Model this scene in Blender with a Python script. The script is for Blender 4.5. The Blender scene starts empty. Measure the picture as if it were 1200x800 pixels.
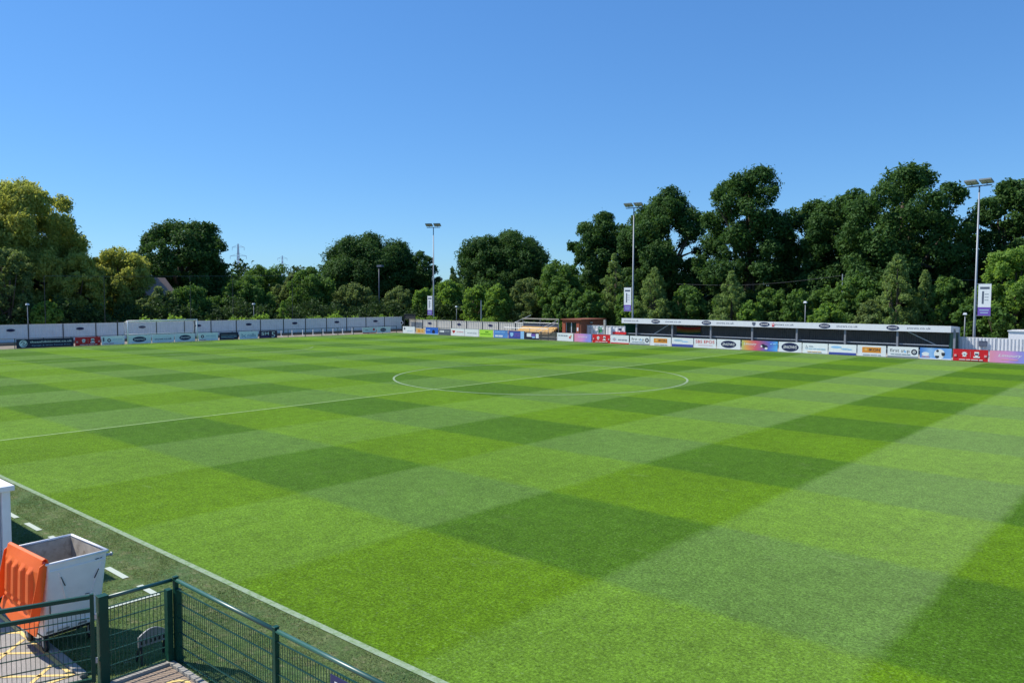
import bpy, bmesh, math, random
import numpy as np
from mathutils import Vector, Matrix
C = bpy.context.scene
R = math.radians
PI = math.pi

# ------------------------------------------------------------------ camera
cam = bpy.data.objects.new('camera', bpy.data.cameras.new('camera'))
C.collection.objects.link(cam)
cr, cu, cf = (Vector((0.752085, 0.659060, 0.002995)), Vector((-0.039927, 0.041025, 0.998360)), Vector((-0.657856, 0.750971, -0.057169)))
m = Matrix((cr, cu, -cf)).transposed().to_4x4()
m.translation = (31.4988, -38.6227, 5.0954)
cam.matrix_world = m
cam.data.sensor_width = 36
cam.data.lens = 27.737
cam.data.clip_end = 6000
cam.data.clip_start = 0.1
C.camera = cam

# ------------------------------------------------------------------ sky and sun
SUN = Vector((-0.80, -0.38, 1.0)).normalized()
W = bpy.data.worlds.new('World')
C.world = W
W.use_nodes = True
wn, wl = W.node_tree.nodes, W.node_tree.links
sky = wn.new('ShaderNodeTexSky')
sky.sky_type = 'NISHITA'
sky.sun_disc = False
sky.sun_elevation = math.asin(SUN.z)
sky.sun_rotation = math.atan2(SUN.x, SUN.y)
sky.altitude = 0
sky.air_density = 1.0
sky.dust_density = 0.05
sky.ozone_density = 4.0
wn['Background'].inputs['Strength'].default_value = 0.10
hs_ = wn.new('ShaderNodeHueSaturation'); hs_.inputs['Saturation'].default_value = 1.25
tn = wn.new('ShaderNodeMix'); tn.data_type = 'RGBA'; tn.blend_type = 'MULTIPLY'; tn.inputs[0].default_value = 1; tn.inputs[7].default_value = (0.87, 1.40, 2.02, 1)
gm = wn.new('ShaderNodeGamma'); gm.inputs[1].default_value = 0.65
wl.new(sky.outputs[0], gm.inputs[0]); wl.new(gm.outputs[0], hs_.inputs['Color']); wl.new(hs_.outputs[0], tn.inputs[6]); wl.new(tn.outputs[2], wn['Background'].inputs['Color'])
sl = bpy.data.lights.new('sun', 'SUN')
sl.energy = 4.6
sl.angle = R(0.5)
sl.color = (1.0, 0.95, 0.86)
so = bpy.data.objects.new('sun', sl)
C.collection.objects.link(so)
so.rotation_euler = (-SUN).to_track_quat('-Z', 'Y').to_euler()
so.location = (-60, -30, 80)
C.view_settings.view_transform = 'Standard'
C.view_settings.look = 'None'
C.view_settings.exposure = 0.45
C.view_settings.gamma = 1.0
C.view_settings.use_curve_mapping = False

# ------------------------------------------------------------------ materials
def nt(name):
    m = bpy.data.materials.new(name)
    m.use_nodes = True
    return m, m.node_tree.nodes, m.node_tree.links, m.node_tree.nodes['Principled BSDF']

def M(name, rgb, rough=0.55, metal=0.0, var=0.12, scale=6.0, bump=0.0, spec=0.4, dirt=None, dscale=2.0, damt=0.5):
    m, n, l, b = nt(name)
    tc = n.new('ShaderNodeTexCoord')
    nz = n.new('ShaderNodeTexNoise'); nz.inputs['Scale'].default_value = scale; nz.inputs['Detail'].default_value = 6
    l.new(tc.outputs['Object'], nz.inputs['Vector'])
    mr = n.new('ShaderNodeMapRange'); mr.inputs[1].default_value = 0.3; mr.inputs[2].default_value = 0.7
    mr.inputs[3].default_value = 1 - var; mr.inputs[4].default_value = 1 + var
    l.new(nz.outputs[0], mr.inputs[0])
    mx = n.new('ShaderNodeMix'); mx.data_type = 'RGBA'; mx.blend_type = 'MULTIPLY'; mx.inputs[0].default_value = 1
    mx.inputs[6].default_value = (*rgb, 1)
    l.new(mr.outputs[0], mx.inputs[7])
    out = mx.outputs[2]
    if dirt:
        n2 = n.new('ShaderNodeTexNoise'); n2.inputs['Scale'].default_value = dscale; n2.inputs['Detail'].default_value = 8; n2.inputs['Roughness'].default_value = 0.65
        l.new(tc.outputs['Object'], n2.inputs['Vector'])
        m2 = n.new('ShaderNodeMapRange'); m2.inputs[1].default_value = 0.5; m2.inputs[2].default_value = 0.7
        m2.inputs[3].default_value = 0; m2.inputs[4].default_value = damt
        l.new(n2.outputs[0], m2.inputs[0])
        x2 = n.new('ShaderNodeMix'); x2.data_type = 'RGBA'
        l.new(m2.outputs[0], x2.inputs[0]); l.new(out, x2.inputs[6]); x2.inputs[7].default_value = (*dirt, 1)
        out = x2.outputs[2]
    l.new(out, b.inputs['Base Color'])
    b.inputs['Roughness'].default_value = rough
    b.inputs['Metallic'].default_value = metal
    b.inputs['Specular IOR Level'].default_value = spec
    if bump:
        bp = n.new('ShaderNodeBump'); bp.inputs['Strength'].default_value = bump; bp.inputs['Distance'].default_value = 0.02
        l.new(nz.outputs[0], bp.inputs['Height']); l.new(bp.outputs[0], b.inputs['Normal'])
    return m

def grad(name, stops, axis=0):
    m, n, l, b = nt(name)
    tc = n.new('ShaderNodeTexCoord'); sp = n.new('ShaderNodeSeparateXYZ'); cr_ = n.new('ShaderNodeValToRGB')
    l.new(tc.outputs['Generated'], sp.inputs[0])
    nz = n.new('ShaderNodeTexNoise'); nz.inputs['Scale'].default_value = 2.2
    l.new(tc.outputs['Generated'], nz.inputs['Vector'])
    ma = n.new('ShaderNodeMath'); ma.operation = 'MULTIPLY_ADD'; ma.inputs[1].default_value = 0.25; 
    l.new(nz.outputs[0], ma.inputs[0]); l.new(sp.outputs[axis], ma.inputs[2])
    mb = n.new('ShaderNodeMath'); mb.operation = 'SUBTRACT'; mb.inputs[1].default_value = 0.125
    l.new(ma.outputs[0], mb.inputs[0]); l.new(mb.outputs[0], cr_.inputs[0])
    e = cr_.color_ramp.elements
    e[0].position, e[0].color = stops[0][0], (*stops[0][1], 1)
    e[1].position, e[1].color = stops[-1][0], (*stops[-1][1], 1)
    for p_, c_ in stops[1:-1]:
        k = e.new(p_); k.color = (*c_, 1)
    l.new(cr_.outputs[0], b.inputs['Base Color'])
    b.inputs['Roughness'].default_value = 0.45
    return m

def leaf_mat(name, rgb, rgb2, trans=0.35):
    m, n, l, b = nt(name)
    g = n.new('ShaderNodeNewGeometry')
    mx = n.new('ShaderNodeMix'); mx.data_type = 'RGBA'
    mx.inputs[6].default_value = (*rgb, 1); mx.inputs[7].default_value = (*rgb2, 1)
    tc = n.new('ShaderNodeTexCoord'); nz = n.new('ShaderNodeTexNoise'); nz.inputs['Scale'].default_value = 0.35; nz.inputs['Detail'].default_value = 3
    l.new(tc.outputs['Object'], nz.inputs['Vector'])
    ad = n.new('ShaderNodeMath'); ad.operation = 'MULTIPLY_ADD'; ad.inputs[1].default_value = 0.5
    l.new(g.outputs['Random Per Island'], ad.inputs[0])
    s2 = n.new('ShaderNodeMath'); s2.operation = 'MULTIPLY_ADD'; s2.inputs[1].default_value = 1.5; s2.inputs[2].default_value = -0.5
    l.new(nz.outputs[0], s2.inputs[0]); l.new(s2.outputs[0], ad.inputs[2])
    cl = n.new('ShaderNodeClamp'); l.new(ad.outputs[0], cl.inputs[0])
    l.new(cl.outputs[0], mx.inputs[0])
    l.new(mx.outputs[2], b.inputs['Base Color'])
    b.inputs['Roughness'].default_value = 0.65
    b.inputs['Specular IOR Level'].default_value = 0.12
    tr = n.new('ShaderNodeBsdfTranslucent')
    hs = n.new('ShaderNodeHueSaturation'); hs.inputs['Hue'].default_value = 0.485; hs.inputs['Saturation'].default_value = 1.15; hs.inputs['Value'].default_value = 1.2
    l.new(mx.outputs[2], hs.inputs['Color']); l.new(hs.outputs[0], tr.inputs['Color'])
    ms = n.new('ShaderNodeMixShader'); ms.inputs[0].default_value = trans
    l.new(b.outputs[0], ms.inputs[1]); l.new(tr.outputs[0], ms.inputs[2])
    l.new(ms.outputs[0], n['Material Output'].inputs['Surface'])
    return m

def math_node(n, l, op, a, b=None, c=None):
    x = n.new('ShaderNodeMath'); x.operation = op
    for i, v in enumerate((a, b, c)):
        if v is None: continue
        if isinstance(v, (int, float)): x.inputs[i].default_value = v
        else: l.new(v, x.inputs[i])
    return x.outputs[0]

def mixc(n, l, f, a, b, bt='MIX'):
    x = n.new('ShaderNodeMix'); x.data_type = 'RGBA'; x.blend_type = bt
    for i, v in ((0, f), (6, a), (7, b)):
        if isinstance(v, tuple): x.inputs[i].default_value = (*v, 1)
        elif isinstance(v, (int, float)): x.inputs[i].default_value = v
        else: l.new(v, x.inputs[i])
    return x.outputs[2]

def noise(n, l, vec, scale, detail=4, rough=0.6):
    x = n.new('ShaderNodeTexNoise'); x.inputs['Scale'].default_value = scale; x.inputs['Detail'].default_value = detail; x.inputs['Roughness'].default_value = rough
    l.new(vec, x.inputs['Vector'])
    return x.outputs[0]

def mrange(n, l, v, a, b, c, d):
    x = n.new('ShaderNodeMapRange')
    for i, k in enumerate((a, b, c, d)): x.inputs[i + 1].default_value = k
    l.new(v, x.inputs[0])
    return x.outputs[0]

STRIPE_X, STRIPE_Y, Y_NEAR = 4.7, 4.51, -31.6
def pitch_mat():
    m, n, l, b = nt('mown_grass')
    tc = n.new('ShaderNodeTexCoord'); P = tc.outputs['Object']
    sp = n.new('ShaderNodeSeparateXYZ'); l.new(P, sp.inputs[0])
    wob = noise(n, l, P, 2.5, 4)
    wx = math_node(n, l, 'MULTIPLY_ADD', wob, 0.34, sp.outputs[0])
    wob2 = noise(n, l, P, 3.1, 4)
    wy = math_node(n, l, 'MULTIPLY_ADD', wob2, 0.34, sp.outputs[1])
    def tri(v, period, off):
        f = math_node(n, l, 'DIVIDE', math_node(n, l, 'SUBTRACT', v, off + 0.17), 2 * period)
        f = math_node(n, l, 'FRACT', f)
        f = math_node(n, l, 'ABSOLUTE', math_node(n, l, 'SUBTRACT', f, 0.5))   # .5 at edges .. 0 mid
        return mrange(n, l, f, 0.25 - 0.015, 0.25 + 0.015, 1, 0)          # 1 in second half-centred band
    # stripe index odd -> 1 : shift so bands line up with the boundaries
    sx = tri(wx, STRIPE_X, STRIPE_X * 0.5)      # 1 for odd stripes
    sy = tri(wy, STRIPE_Y, Y_NEAR + STRIPE_Y * 0.5)
    lime, dark = (0.095, 0.191, 0.0075), (0.059, 0.136, 0.0100)
    plime, pdark = (0.109, 0.212, 0.017), (0.090, 0.176, 0.028)  # pale stripe tones hold the sheen of leaning blades as base colour
    c = mixc(n, l, sx, mixc(n, l, sy, lime, dark), mixc(n, l, sy, plime, pdark))
    big = noise(n, l, P, 0.22, 5)
    c = mixc(n, l, 1.0, c, mrange(n, l, big, 0.3, 0.7, 0.90, 1.10), 'MULTIPLY')
    mid = noise(n, l, P, 2.4, 6, 0.7)
    c = mixc(n, l, 1.0, c, mrange(n, l, mid, 0.3, 0.7, 0.80, 1.20), 'MULTIPLY')
    # streaks along the mowing direction
    mp = n.new('ShaderNodeMapping'); mp.inputs['Scale'].default_value = (6.0, 0.35, 1); l.new(P, mp.inputs['Vector'])
    st = noise(n, l, mp.outputs[0], 1.0, 4)
    c = mixc(n, l, 1.0, c, mrange(n, l, st, 0.3, 0.7, 0.94, 1.06), 'MULTIPLY')
    fine = noise(n, l, P, 24, 5, 0.8)
    c = mixc(n, l, 1.0, c, mrange(n, l, fine, 0.3, 0.7, 0.35, 1.65), 'MULTIPLY')
    # worn, drier flecks
    w1 = noise(n, l, P, 0.5, 6, 0.75)
    c = mixc(n, l, mrange(n, l, w1, 0.60, 0.78, 0, 0.35), c, (0.17, 0.22, 0.09))
    mp2 = n.new('ShaderNodeMapping'); mp2.inputs['Scale'].default_value = (0.55, 2.6, 1); l.new(P, mp2.inputs['Vector'])
    w2 = noise(n, l, mp2.outputs[0], 1.0, 6, 0.7)
    c = mixc(n, l, mrange(n, l, w2, 0.63, 0.76, 0, 0.55), c, (0.20, 0.30, 0.10))
    sp1 = noise(n, l, P, 18.0, 2, 0.5)
    c = mixc(n, l, mrange(n, l, sp1, 0.60, 0.78, 0, 0.5), c, (0.22, 0.33, 0.12))
    med = noise(n, l, P, 13.0, 4, 0.75)
    c = mixc(n, l, 1.0, c, mrange(n, l, med, 0.3, 0.7, 0.66, 1.34), 'MULTIPLY')
    l.new(c, b.inputs['Base Color'])
    b.inputs['Roughness'].default_value = 0.8
    b.inputs['Specular IOR Level'].default_value = 0.05
    bp = n.new('ShaderNodeBump'); bp.inputs['Strength'].default_value = 0.7; bp.inputs['Distance'].default_value = 0.03
    l.new(fine, bp.inputs['Height']); l.new(bp.outputs[0], b.inputs['Normal'])
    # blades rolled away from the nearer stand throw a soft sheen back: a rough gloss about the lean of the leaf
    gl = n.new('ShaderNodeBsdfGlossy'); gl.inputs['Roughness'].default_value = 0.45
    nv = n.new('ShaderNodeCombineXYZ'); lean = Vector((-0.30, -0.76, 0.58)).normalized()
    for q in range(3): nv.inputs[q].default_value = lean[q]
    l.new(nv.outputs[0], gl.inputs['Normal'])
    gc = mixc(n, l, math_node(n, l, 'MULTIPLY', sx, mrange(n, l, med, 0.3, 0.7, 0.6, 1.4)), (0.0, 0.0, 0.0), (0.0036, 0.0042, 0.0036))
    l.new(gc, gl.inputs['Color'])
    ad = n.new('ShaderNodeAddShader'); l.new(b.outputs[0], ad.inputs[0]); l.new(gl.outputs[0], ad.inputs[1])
    l.new(ad.outputs[0], n['Material Output'].inputs['Surface'])
    return m

def verge_mat():
    m, n, l, b = nt('worn_grass')
    tc = n.new('ShaderNodeTexCoord'); P = tc.outputs['Object']
    a = noise(n, l, P, 1.3, 6, 0.7)
    c = mixc(n, l, mrange(n, l, a, 0.36, 0.66, 0, 1), (0.066, 0.128, 0.030), (0.135, 0.180, 0.064))
    d = noise(n, l, P, 4.0, 6, 0.7)
    c = mixc(n, l, mrange(n, l, d, 0.52, 0.72, 0, 0.75), c, (0.22, 0.19, 0.105))
    g2 = noise(n, l, P, 0.7, 4)
    c = mixc(n, l, mrange(n, l, g2, 0.5, 0.7, 0, 0.5), c, (0.075, 0.155, 0.060))
    f = noise(n, l, P, 30, 6, 0.85)
    c = mixc(n, l, 1.0, c, mrange(n, l, f, 0.3, 0.7, 0.40, 1.60), 'MULTIPLY')
    f2 = noise(n, l, P, 11, 5, 0.8)
    c = mixc(n, l, 1.0, c, mrange(n, l, f2, 0.3, 0.7, 0.50, 1.50), 'MULTIPLY')
    f3 = noise(n, l, P, 6.5, 3, 0.6)
    c = mixc(n, l, mrange(n, l, f3, 0.60, 0.70, 0, 0.7), c, (0.26, 0.25, 0.15))
    l.new(c, b.inputs['Base Color']); b.inputs['Roughness'].default_value = 0.9
    b.inputs['Specular IOR Level'].default_value = 0.15
    bp = n.new('ShaderNodeBump'); bp.inputs['Strength'].default_value = 0.8; bp.inputs['Distance'].default_value = 0.04
    l.new(f, bp.inputs['Height']); l.new(bp.outputs[0], b.inputs['Normal'])
    return m

def line_mat(name, cover, paint=(0.27, 0.35, 0.24)):
    m, n, l, b = nt(name)
    tc = n.new('ShaderNodeTexCoord'); P = tc.outputs['Object']
    f = noise(n, l, P, 26, 6, 0.8)
    f2 = noise(n, l, P, 7, 5, 0.75)
    f = math_node(n, l, 'MULTIPLY_ADD', f2, 0.6, math_node(n, l, 'MULTIPLY', f, 0.4))
    k = mrange(n, l, f, 0.46 - 0.26 * cover, 0.66 - 0.26 * cover, 0, 1)
    c = mixc(n, l, k, (0.10, 0.19, 0.03), paint)
    l.new(c, b.inputs['Base Color']); b.inputs['Roughness'].default_value = 0.8
    b.inputs['Specular IOR Level'].default_value = 0.1
    return m

white = M('white_paint', (0.80, 0.80, 0.80), 0.4, var=0.04)
board_white = M('white_board', (0.80, 0.81, 0.83), 0.45, var=0.05, scale=3)
pale_blue = M('pale_blue_board', (0.84, 0.86, 0.87), 0.45, var=0.06, scale=3)
navy = M('navy_print', (0.012, 0.018, 0.075), 0.45, var=0.05)
darknavy = M('dark_navy_board', (0.014, 0.016, 0.05), 0.45, var=0.08)
ink = M('dark_ink', (0.03, 0.035, 0.05), 0.5, var=0.05)
grey_ink = M('grey_print', (0.30, 0.33, 0.38), 0.5, var=0.05)
paleink = M('pale_blue_print', (0.35, 0.52, 0.66), 0.5, var=0.05)
red = M('red_board', (0.62, 0.012, 0.020), 0.45, var=0.06)
redink = M('red_print', (0.66, 0.02, 0.02), 0.45, var=0.04)
pinkink = M('pale_pink_print', (0.72, 0.36, 0.38), 0.45, var=0.04)
orange = M('orange_print', (0.75, 0.28, 0.03), 0.45, var=0.05)
tanb = M('tan_board', (0.72, 0.44, 0.16), 0.5, var=0.08)
limeb = M('lime_board', (0.42, 0.74, 0.07), 0.45, var=0.05)
limeink = M('green_print', (0.10, 0.30, 0.008), 0.45, var=0.05)
blueb = M('blue_board', (0.03, 0.14, 0.60), 0.45, var=0.12, scale=2)
midblue = M('mid_blue_board', (0.10, 0.26, 0.62), 0.45, var=0.12, scale=2)
indigo = M('indigo_board', (0.06, 0.085, 0.36), 0.45, var=0.08)
lightblue = M('light_blue_print', (0.30, 0.55, 0.85), 0.45, var=0.05)
slateb = M('slate_board', (0.10, 0.12, 0.17), 0.45, var=0.08)
plumb = M('plum_board', (0.05, 0.022, 0.07), 0.45, var=0.05)
slatw = M('weathered_slat', (0.055, 0.06, 0.062), 0.7, var=0.3)
purple = M('purple_cloth', (0.16, 0.09, 0.42), 0.7, var=0.06)
skyb = grad('sky_blue_print', [(0.0, (0.06, 0.22, 0.66)), (0.35, (0.30, 0.52, 0.85)), (0.55, (0.10, 0.30, 0.75)), (1, (0.20, 0.42, 0.80))])
pinkgrad = grad('pink_purple_print', [(0.0, (0.80, 0.30, 0.42)), (0.45, (0.72, 0.30, 0.62)), (0.75, (0.36, 0.28, 0.72)), (1.0, (0.24, 0.34, 0.80))])
rainbow = grad('rainbow_print', [(0.0, (0.50, 0.55, 0.15)), (0.14, (0.80, 0.36, 0.10)), (0.38, (0.72, 0.12, 0.16)), (0.6, (0.30, 0.12, 0.34)), (0.8, (0.10, 0.16, 0.58)), (1, (0.10, 0.42, 0.85))])
steel = M('galvanised_steel', (0.42, 0.45, 0.48), 0.45, metal=0.6, var=0.1)
polewhite = M('pale_grey_pole', (0.56, 0.60, 0.64), 0.4, var=0.06, metal=0.2)
wallp = M('pale_sheet_cladding', (0.76, 0.76, 0.74), 0.5, var=0.06, scale=1.2, dirt=(0.52, 0.50, 0.45), dscale=1.5, damt=0.35)
creamp = M('cream_sheet_cladding', (0.56, 0.54, 0.48), 0.5, var=0.08, scale=1.2, dirt=(0.34, 0.32, 0.26), dscale=1.5, damt=0.3)
whitesheet = M('white_profiled_sheet', (0.74, 0.75, 0.76), 0.45, var=0.06, scale=1.5)
darkpost = M('dark_post_paint', (0.03, 0.035, 0.04), 0.5, var=0.15)
railm = M('dark_green_rail_paint', (0.035, 0.065, 0.07), 0.5, var=0.15)
greenp = M('green_powder_coat', (0.006, 0.055, 0.034), 0.45, var=0.15, scale=9, spec=0.3)
greenrail = M('green_rail_gloss', (0.010, 0.085, 0.062), 0.42, var=0.08, scale=9, spec=1.0)
greenw = M('green_coated_wire', (0.008, 0.060, 0.042), 0.45, var=0.05, spec=0.35)
concrete = M('weathered_concrete', (0.34, 0.32, 0.28), 0.85, var=0.16, scale=4, bump=0.3, dirt=(0.20, 0.17, 0.13), damt=0.5)
tanground = M('tan_hard_standing', (0.20, 0.165, 0.125), 0.9, var=0.2, scale=1.3, dirt=(0.18, 0.15, 0.11), damt=0.5)
stepm = M('brown_block_step', (0.24, 0.17, 0.115), 0.85, var=0.2, scale=3)
def tarmac_mat(name, base):
    m, n, l, b = nt(name)
    tc = n.new('ShaderNodeTexCoord'); P = tc.outputs['Object']
    f = noise(n, l, P, 60, 5, 0.8); g = noise(n, l, P, 1.4, 5)
    c = mixc(n, l, 1.0, base, mrange(n, l, f, 0.3, 0.7, 0.6, 1.4), 'MULTIPLY')
    c = mixc(n, l, 1.0, c, mrange(n, l, g, 0.3, 0.7, 0.85, 1.15), 'MULTIPLY')
    l.new(c, b.inputs['Base Color']); b.inputs['Roughness'].default_value = 0.9
    bp = n.new('ShaderNodeBump'); bp.inputs['Strength'].default_value = 0.4; bp.inputs['Distance'].default_value = 0.01
    l.new(f, bp.inputs['Height']); l.new(bp.outputs[0], b.inputs['Normal'])
    return m
tarmac = tarmac_mat('grey_tarmac', (0.30, 0.275, 0.25))
browntar = tarmac_mat('brown_tarmac', (0.30, 0.225, 0.165))
yellowp = M('yellow_road_paint', (0.78, 0.56, 0.20), 0.6, var=0.12, scale=20)
brick = M('red_brickwork', (0.34, 0.085, 0.045), 0.8, var=0.2, scale=8)
hutbrown = M('dark_hut_brown', (0.22, 0.075, 0.04), 0.7, var=0.2, scale=5)
glass = M('dark_glass', (0.012, 0.014, 0.018), 0.12, var=0.1, spec=0.6)
standback = M('dark_grey_cladding', (0.085, 0.10, 0.115), 0.55, var=0.1, scale=2)
standroof = M('pale_roof_sheet', (0.50, 0.52, 0.53), 0.5, var=0.08)
fasciam = M('white_fascia_sheet', (0.74, 0.76, 0.78), 0.45, var=0.04)
standpost = M('grey_painted_steel', (0.22, 0.24, 0.265), 0.5, var=0.08)
mastgrey = M('mast_grey', (0.27, 0.30, 0.34), 0.5, var=0.06, metal=0.2)
greenend = M('dark_green_cladding', (0.012, 0.10, 0.065), 0.5, var=0.1)
benchwood = M('sandy_bench_board', (0.68, 0.46, 0.19), 0.7, var=0.12)
binm = M('scuffed_grey_white_paint', (0.82, 0.83, 0.84), 0.45, var=0.04, scale=5, dirt=(0.60, 0.60, 0.60), dscale=3.0, damt=0.35)
binin = M('grimy_bin_lining', (0.42, 0.38, 0.32), 0.7, var=0.15, scale=7, dirt=(0.17, 0.13, 0.09), dscale=6, damt=0.8)
black = M('black_rubber', (0.016, 0.016, 0.017), 0.7, var=0.2)
bark = M('brown_bark', (0.085, 0.065, 0.048), 0.9, var=0.3, scale=8, bump=0.5)
netm = M('white_net_cord', (0.70, 0.70, 0.70), 0.7, var=0.05)
rooftile = M('brown_roof_tiles', (0.24, 0.165, 0.13), 0.8, var=0.2, scale=5)
housewall = M('house_brick', (0.30, 0.18, 0.12), 0.8, var=0.15)
pylonm = M('hazed_lattice_steel', (0.80, 0.84, 0.88), 0.6, var=0.05)  # distance haze is put into this pale colour
earth = M('bare_earth', (0.10, 0.095, 0.055), 0.95, var=0.3, scale=0.6)
lensm = M('lamp_glass', (0.42, 0.41, 0.38), 0.2, var=0.05)

def orange_mat():
    m, n, l, b = nt('orange_plastic')
    b.inputs['Base Color'].default_value = (0.80, 0.115, 0.012, 1)
    tc = n.new('ShaderNodeTexCoord')
    f = noise(n, l, tc.outputs['Object'], 5, 6, 0.7)
    c = mixc(n, l, mrange(n, l, f, 0.45, 0.75, 0, 0.5), (0.95, 0.20, 0.03), (0.80, 0.13, 0.02))
    l.new(c, b.inputs['Base Color']); b.inputs['Roughness'].default_value = 0.42
    tr = n.new('ShaderNodeBsdfTranslucent'); tr.inputs['Color'].default_value = (0.95, 0.20, 0.02, 1)
    ms = n.new('ShaderNodeMixShader'); ms.inputs[0].default_value = 0.3
    l.new(b.outputs[0], ms.inputs[1]); l.new(tr.outputs[0], ms.inputs[2]); l.new(ms.outputs[0], n['Material Output'].inputs['Surface'])
    return m
orangep = orange_mat()

oak_leaf = leaf_mat('oak_foliage', (0.028, 0.078, 0.022), (0.092, 0.172, 0.044), 0.34)
bush_leaf = leaf_mat('bush_foliage', (0.072, 0.160, 0.040), (0.150, 0.255, 0.062), 0.45)
young_leaf = leaf_mat('young_tree_foliage', (0.135, 0.255, 0.052), (0.235, 0.370, 0.085), 0.5)
birch_leaf = leaf_mat('birch_foliage', (0.150, 0.240, 0.075), (0.240, 0.335, 0.115), 0.5)
willow_leaf = leaf_mat('willow_foliage', (0.190, 0.255, 0.062), (0.520, 0.540, 0.150), 0.52)
olive_leaf = leaf_mat('olive_foliage', (0.120, 0.185, 0.060), (0.200, 0.265, 0.095), 0.45)
wood_leaf = leaf_mat('woodland_foliage', (0.028, 0.064, 0.020), (0.060, 0.105, 0.030), 0.25)

# ------------------------------------------------------------------ mesh helpers
class MB:
    def __init__(s):
        s.v = []; s.f = []
    def add(s, vs, fs):
        k = len(s.v); s.v += [tuple(v) for v in vs]; s.f += [tuple(i + k for i in f) for f in fs]; return s
    def box(s, x0, x1, y0, y1, z0, z1):
        return s.hexa([(x0, y0, z0), (x1, y0, z0), (x1, y1, z0), (x0, y1, z0)], [(x0, y0, z1), (x1, y0, z1), (x1, y1, z1), (x0, y1, z1)])
    def hexa(s, lo, hi):
        return s.add(list(lo) + list(hi), [(3, 2, 1, 0), (4, 5, 6, 7), (0, 1, 5, 4), (1, 2, 6, 5), (2, 3, 7, 6), (3, 0, 4, 7)])
    def tube(s, pts, rad, n=8, cap=True):
        pts = [Vector(p) for p in pts]
        if not isinstance(rad, (list, tuple)): rad = [rad] * len(pts)
        k = len(s.v); prev = None
        for i, p in enumerate(pts):
            t = (pts[min(i + 1, len(pts) - 1)] - pts[max(i - 1, 0)]).normalized()
            a = Vector((0, 0, 1)) if abs(t.z) < 0.9 else Vector((1, 0, 0))
            u = t.cross(a).normalized(); w = t.cross(u).normalized()
            for j in range(n):
                q = 2 * PI * (j + 0.5) / n
                s.v.append(tuple(p + (u * math.cos(q) + w * math.sin(q)) * rad[i]))
        for i in range(len(pts) - 1):
            for j in range(n):
                a, b = k + i * n + j, k + i * n + (j + 1) % n
                s.f.append((a, b, b + n, a + n))
        if cap:
            s.f.append(tuple(k + j for j in range(n))[::-1]); e = k + (len(pts) - 1) * n
            s.f.append(tuple(e + j for j in range(n)))
        return s
    def bar(s, a, b, w, h=None):           # square bar between two points
        return s.tube([a, b], (w if h is None else (w + h) / 2) * 0.7071, 4)
    def prism(s, outline, y0, y1):         # outline in xz, front at y0
        n = len(outline)
        vs = [(x, y0, z) for x, z in outline] + [(x, y1, z) for x, z in outline]
        return s.add(vs, [tuple(range(n))[::-1], tuple(range(n, 2 * n))] + [(i, (i + 1) % n, n + (i + 1) % n, n + i) for i in range(n)])
    def mesh(s, name, mat, smooth=False, org=(0, 0, 0)):
        me = bpy.data.meshes.new(name)
        o = Vector(org)
        me.from_pydata([tuple(Vector(v) - o) for v in s.v], [], s.f)
        bm = bmesh.new(); bm.from_mesh(me); bmesh.ops.recalc_face_normals(bm, faces=bm.faces[:]); bm.to_mesh(me); bm.free()
        if smooth: me.polygons.foreach_set('use_smooth', [True] * len(me.polygons))
        me.materials.append(mat); me.update()
        return me

def link(name, data, parent=None, loc=(0, 0, 0), rot=(0, 0, 0)):
    o = bpy.data.objects.new(name, data)
    C.collection.objects.link(o)
    o.location = loc; o.rotation_euler = rot
    if parent is not None: o.parent = parent
    return o

def tag(o, label=None, cat=None, group=None, kind=None):
    if label: o['label'] = label
    if cat: o['category'] = cat
    if group: o['group'] = group
    if kind: o['kind'] = kind
    return o

def empty(name, loc, label, cat, group=None, rotz=0):
    o = bpy.data.objects.new(name, None); C.collection.objects.link(o)
    o.empty_display_size = 0.2; o.location = loc; o.rotation_euler = (0, 0, rotz)
    return tag(o, label, cat, group)

def part(name, mb, mat, parent, smooth=False, loc=(0, 0, 0), kind=None):
    o = link(name, mb.mesh(name, mat, smooth), parent, loc)
    if kind: o['kind'] = kind
    return o

def struct(name, mb, mat):
    return tag(link(name, mb.mesh(name, mat)), kind='structure')

def bevel(o, w=0.01, seg=2):
    md = o.modifiers.new('bevel', 'BEVEL'); md.width = w; md.segments = seg; md.limit_method = 'ANGLE'
    return o

def copy_tree(o, parent=None):
    c = o.copy(); C.collection.objects.link(c)
    if parent is not None: c.parent = parent
    for ch in [x for x in KIDS.get(o.name, [])]: copy_tree(ch, c)
    return c
KIDS = {}
def register(o):
    for ch in o.children: 
        KIDS.setdefault(o.name, []).append(ch); register(ch)

# lettering: unit-size meshes (width 1, height 1 in xz, facing -y), cached by string
TX = {}
def text_mesh(s, shear=0.0, weight=0.0):
    key = (s, shear, weight)
    if key not in TX:
        cu = bpy.data.curves.new('lettering', 'FONT'); cu.body = s; cu.size = 1; cu.resolution_u = 2; cu.shear = shear; cu.offset = weight
        cu.extrude = 0.0
        ob = bpy.data.objects.new('lettering_source', cu); C.collection.objects.link(ob)
        dg = bpy.context.evaluated_depsgraph_get(); dg.update()
        me = bpy.data.meshes.new_from_object(ob.evaluated_get(dg))
        n = len(me.vertices); a = np.empty(n * 3); me.vertices.foreach_get('co', a); a = a.reshape(-1, 3)
        lo, hi = a.min(0), a.max(0)
        polys = [tuple(p.vertices) for p in me.polygons]
        TX[key] = ((a - (lo + hi) / 2) / np.maximum(hi - lo, 1e-6), polys)
        bpy.data.objects.remove(ob); bpy.data.curves.remove(cu); bpy.data.meshes.remove(me)
    return TX[key]

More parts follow.
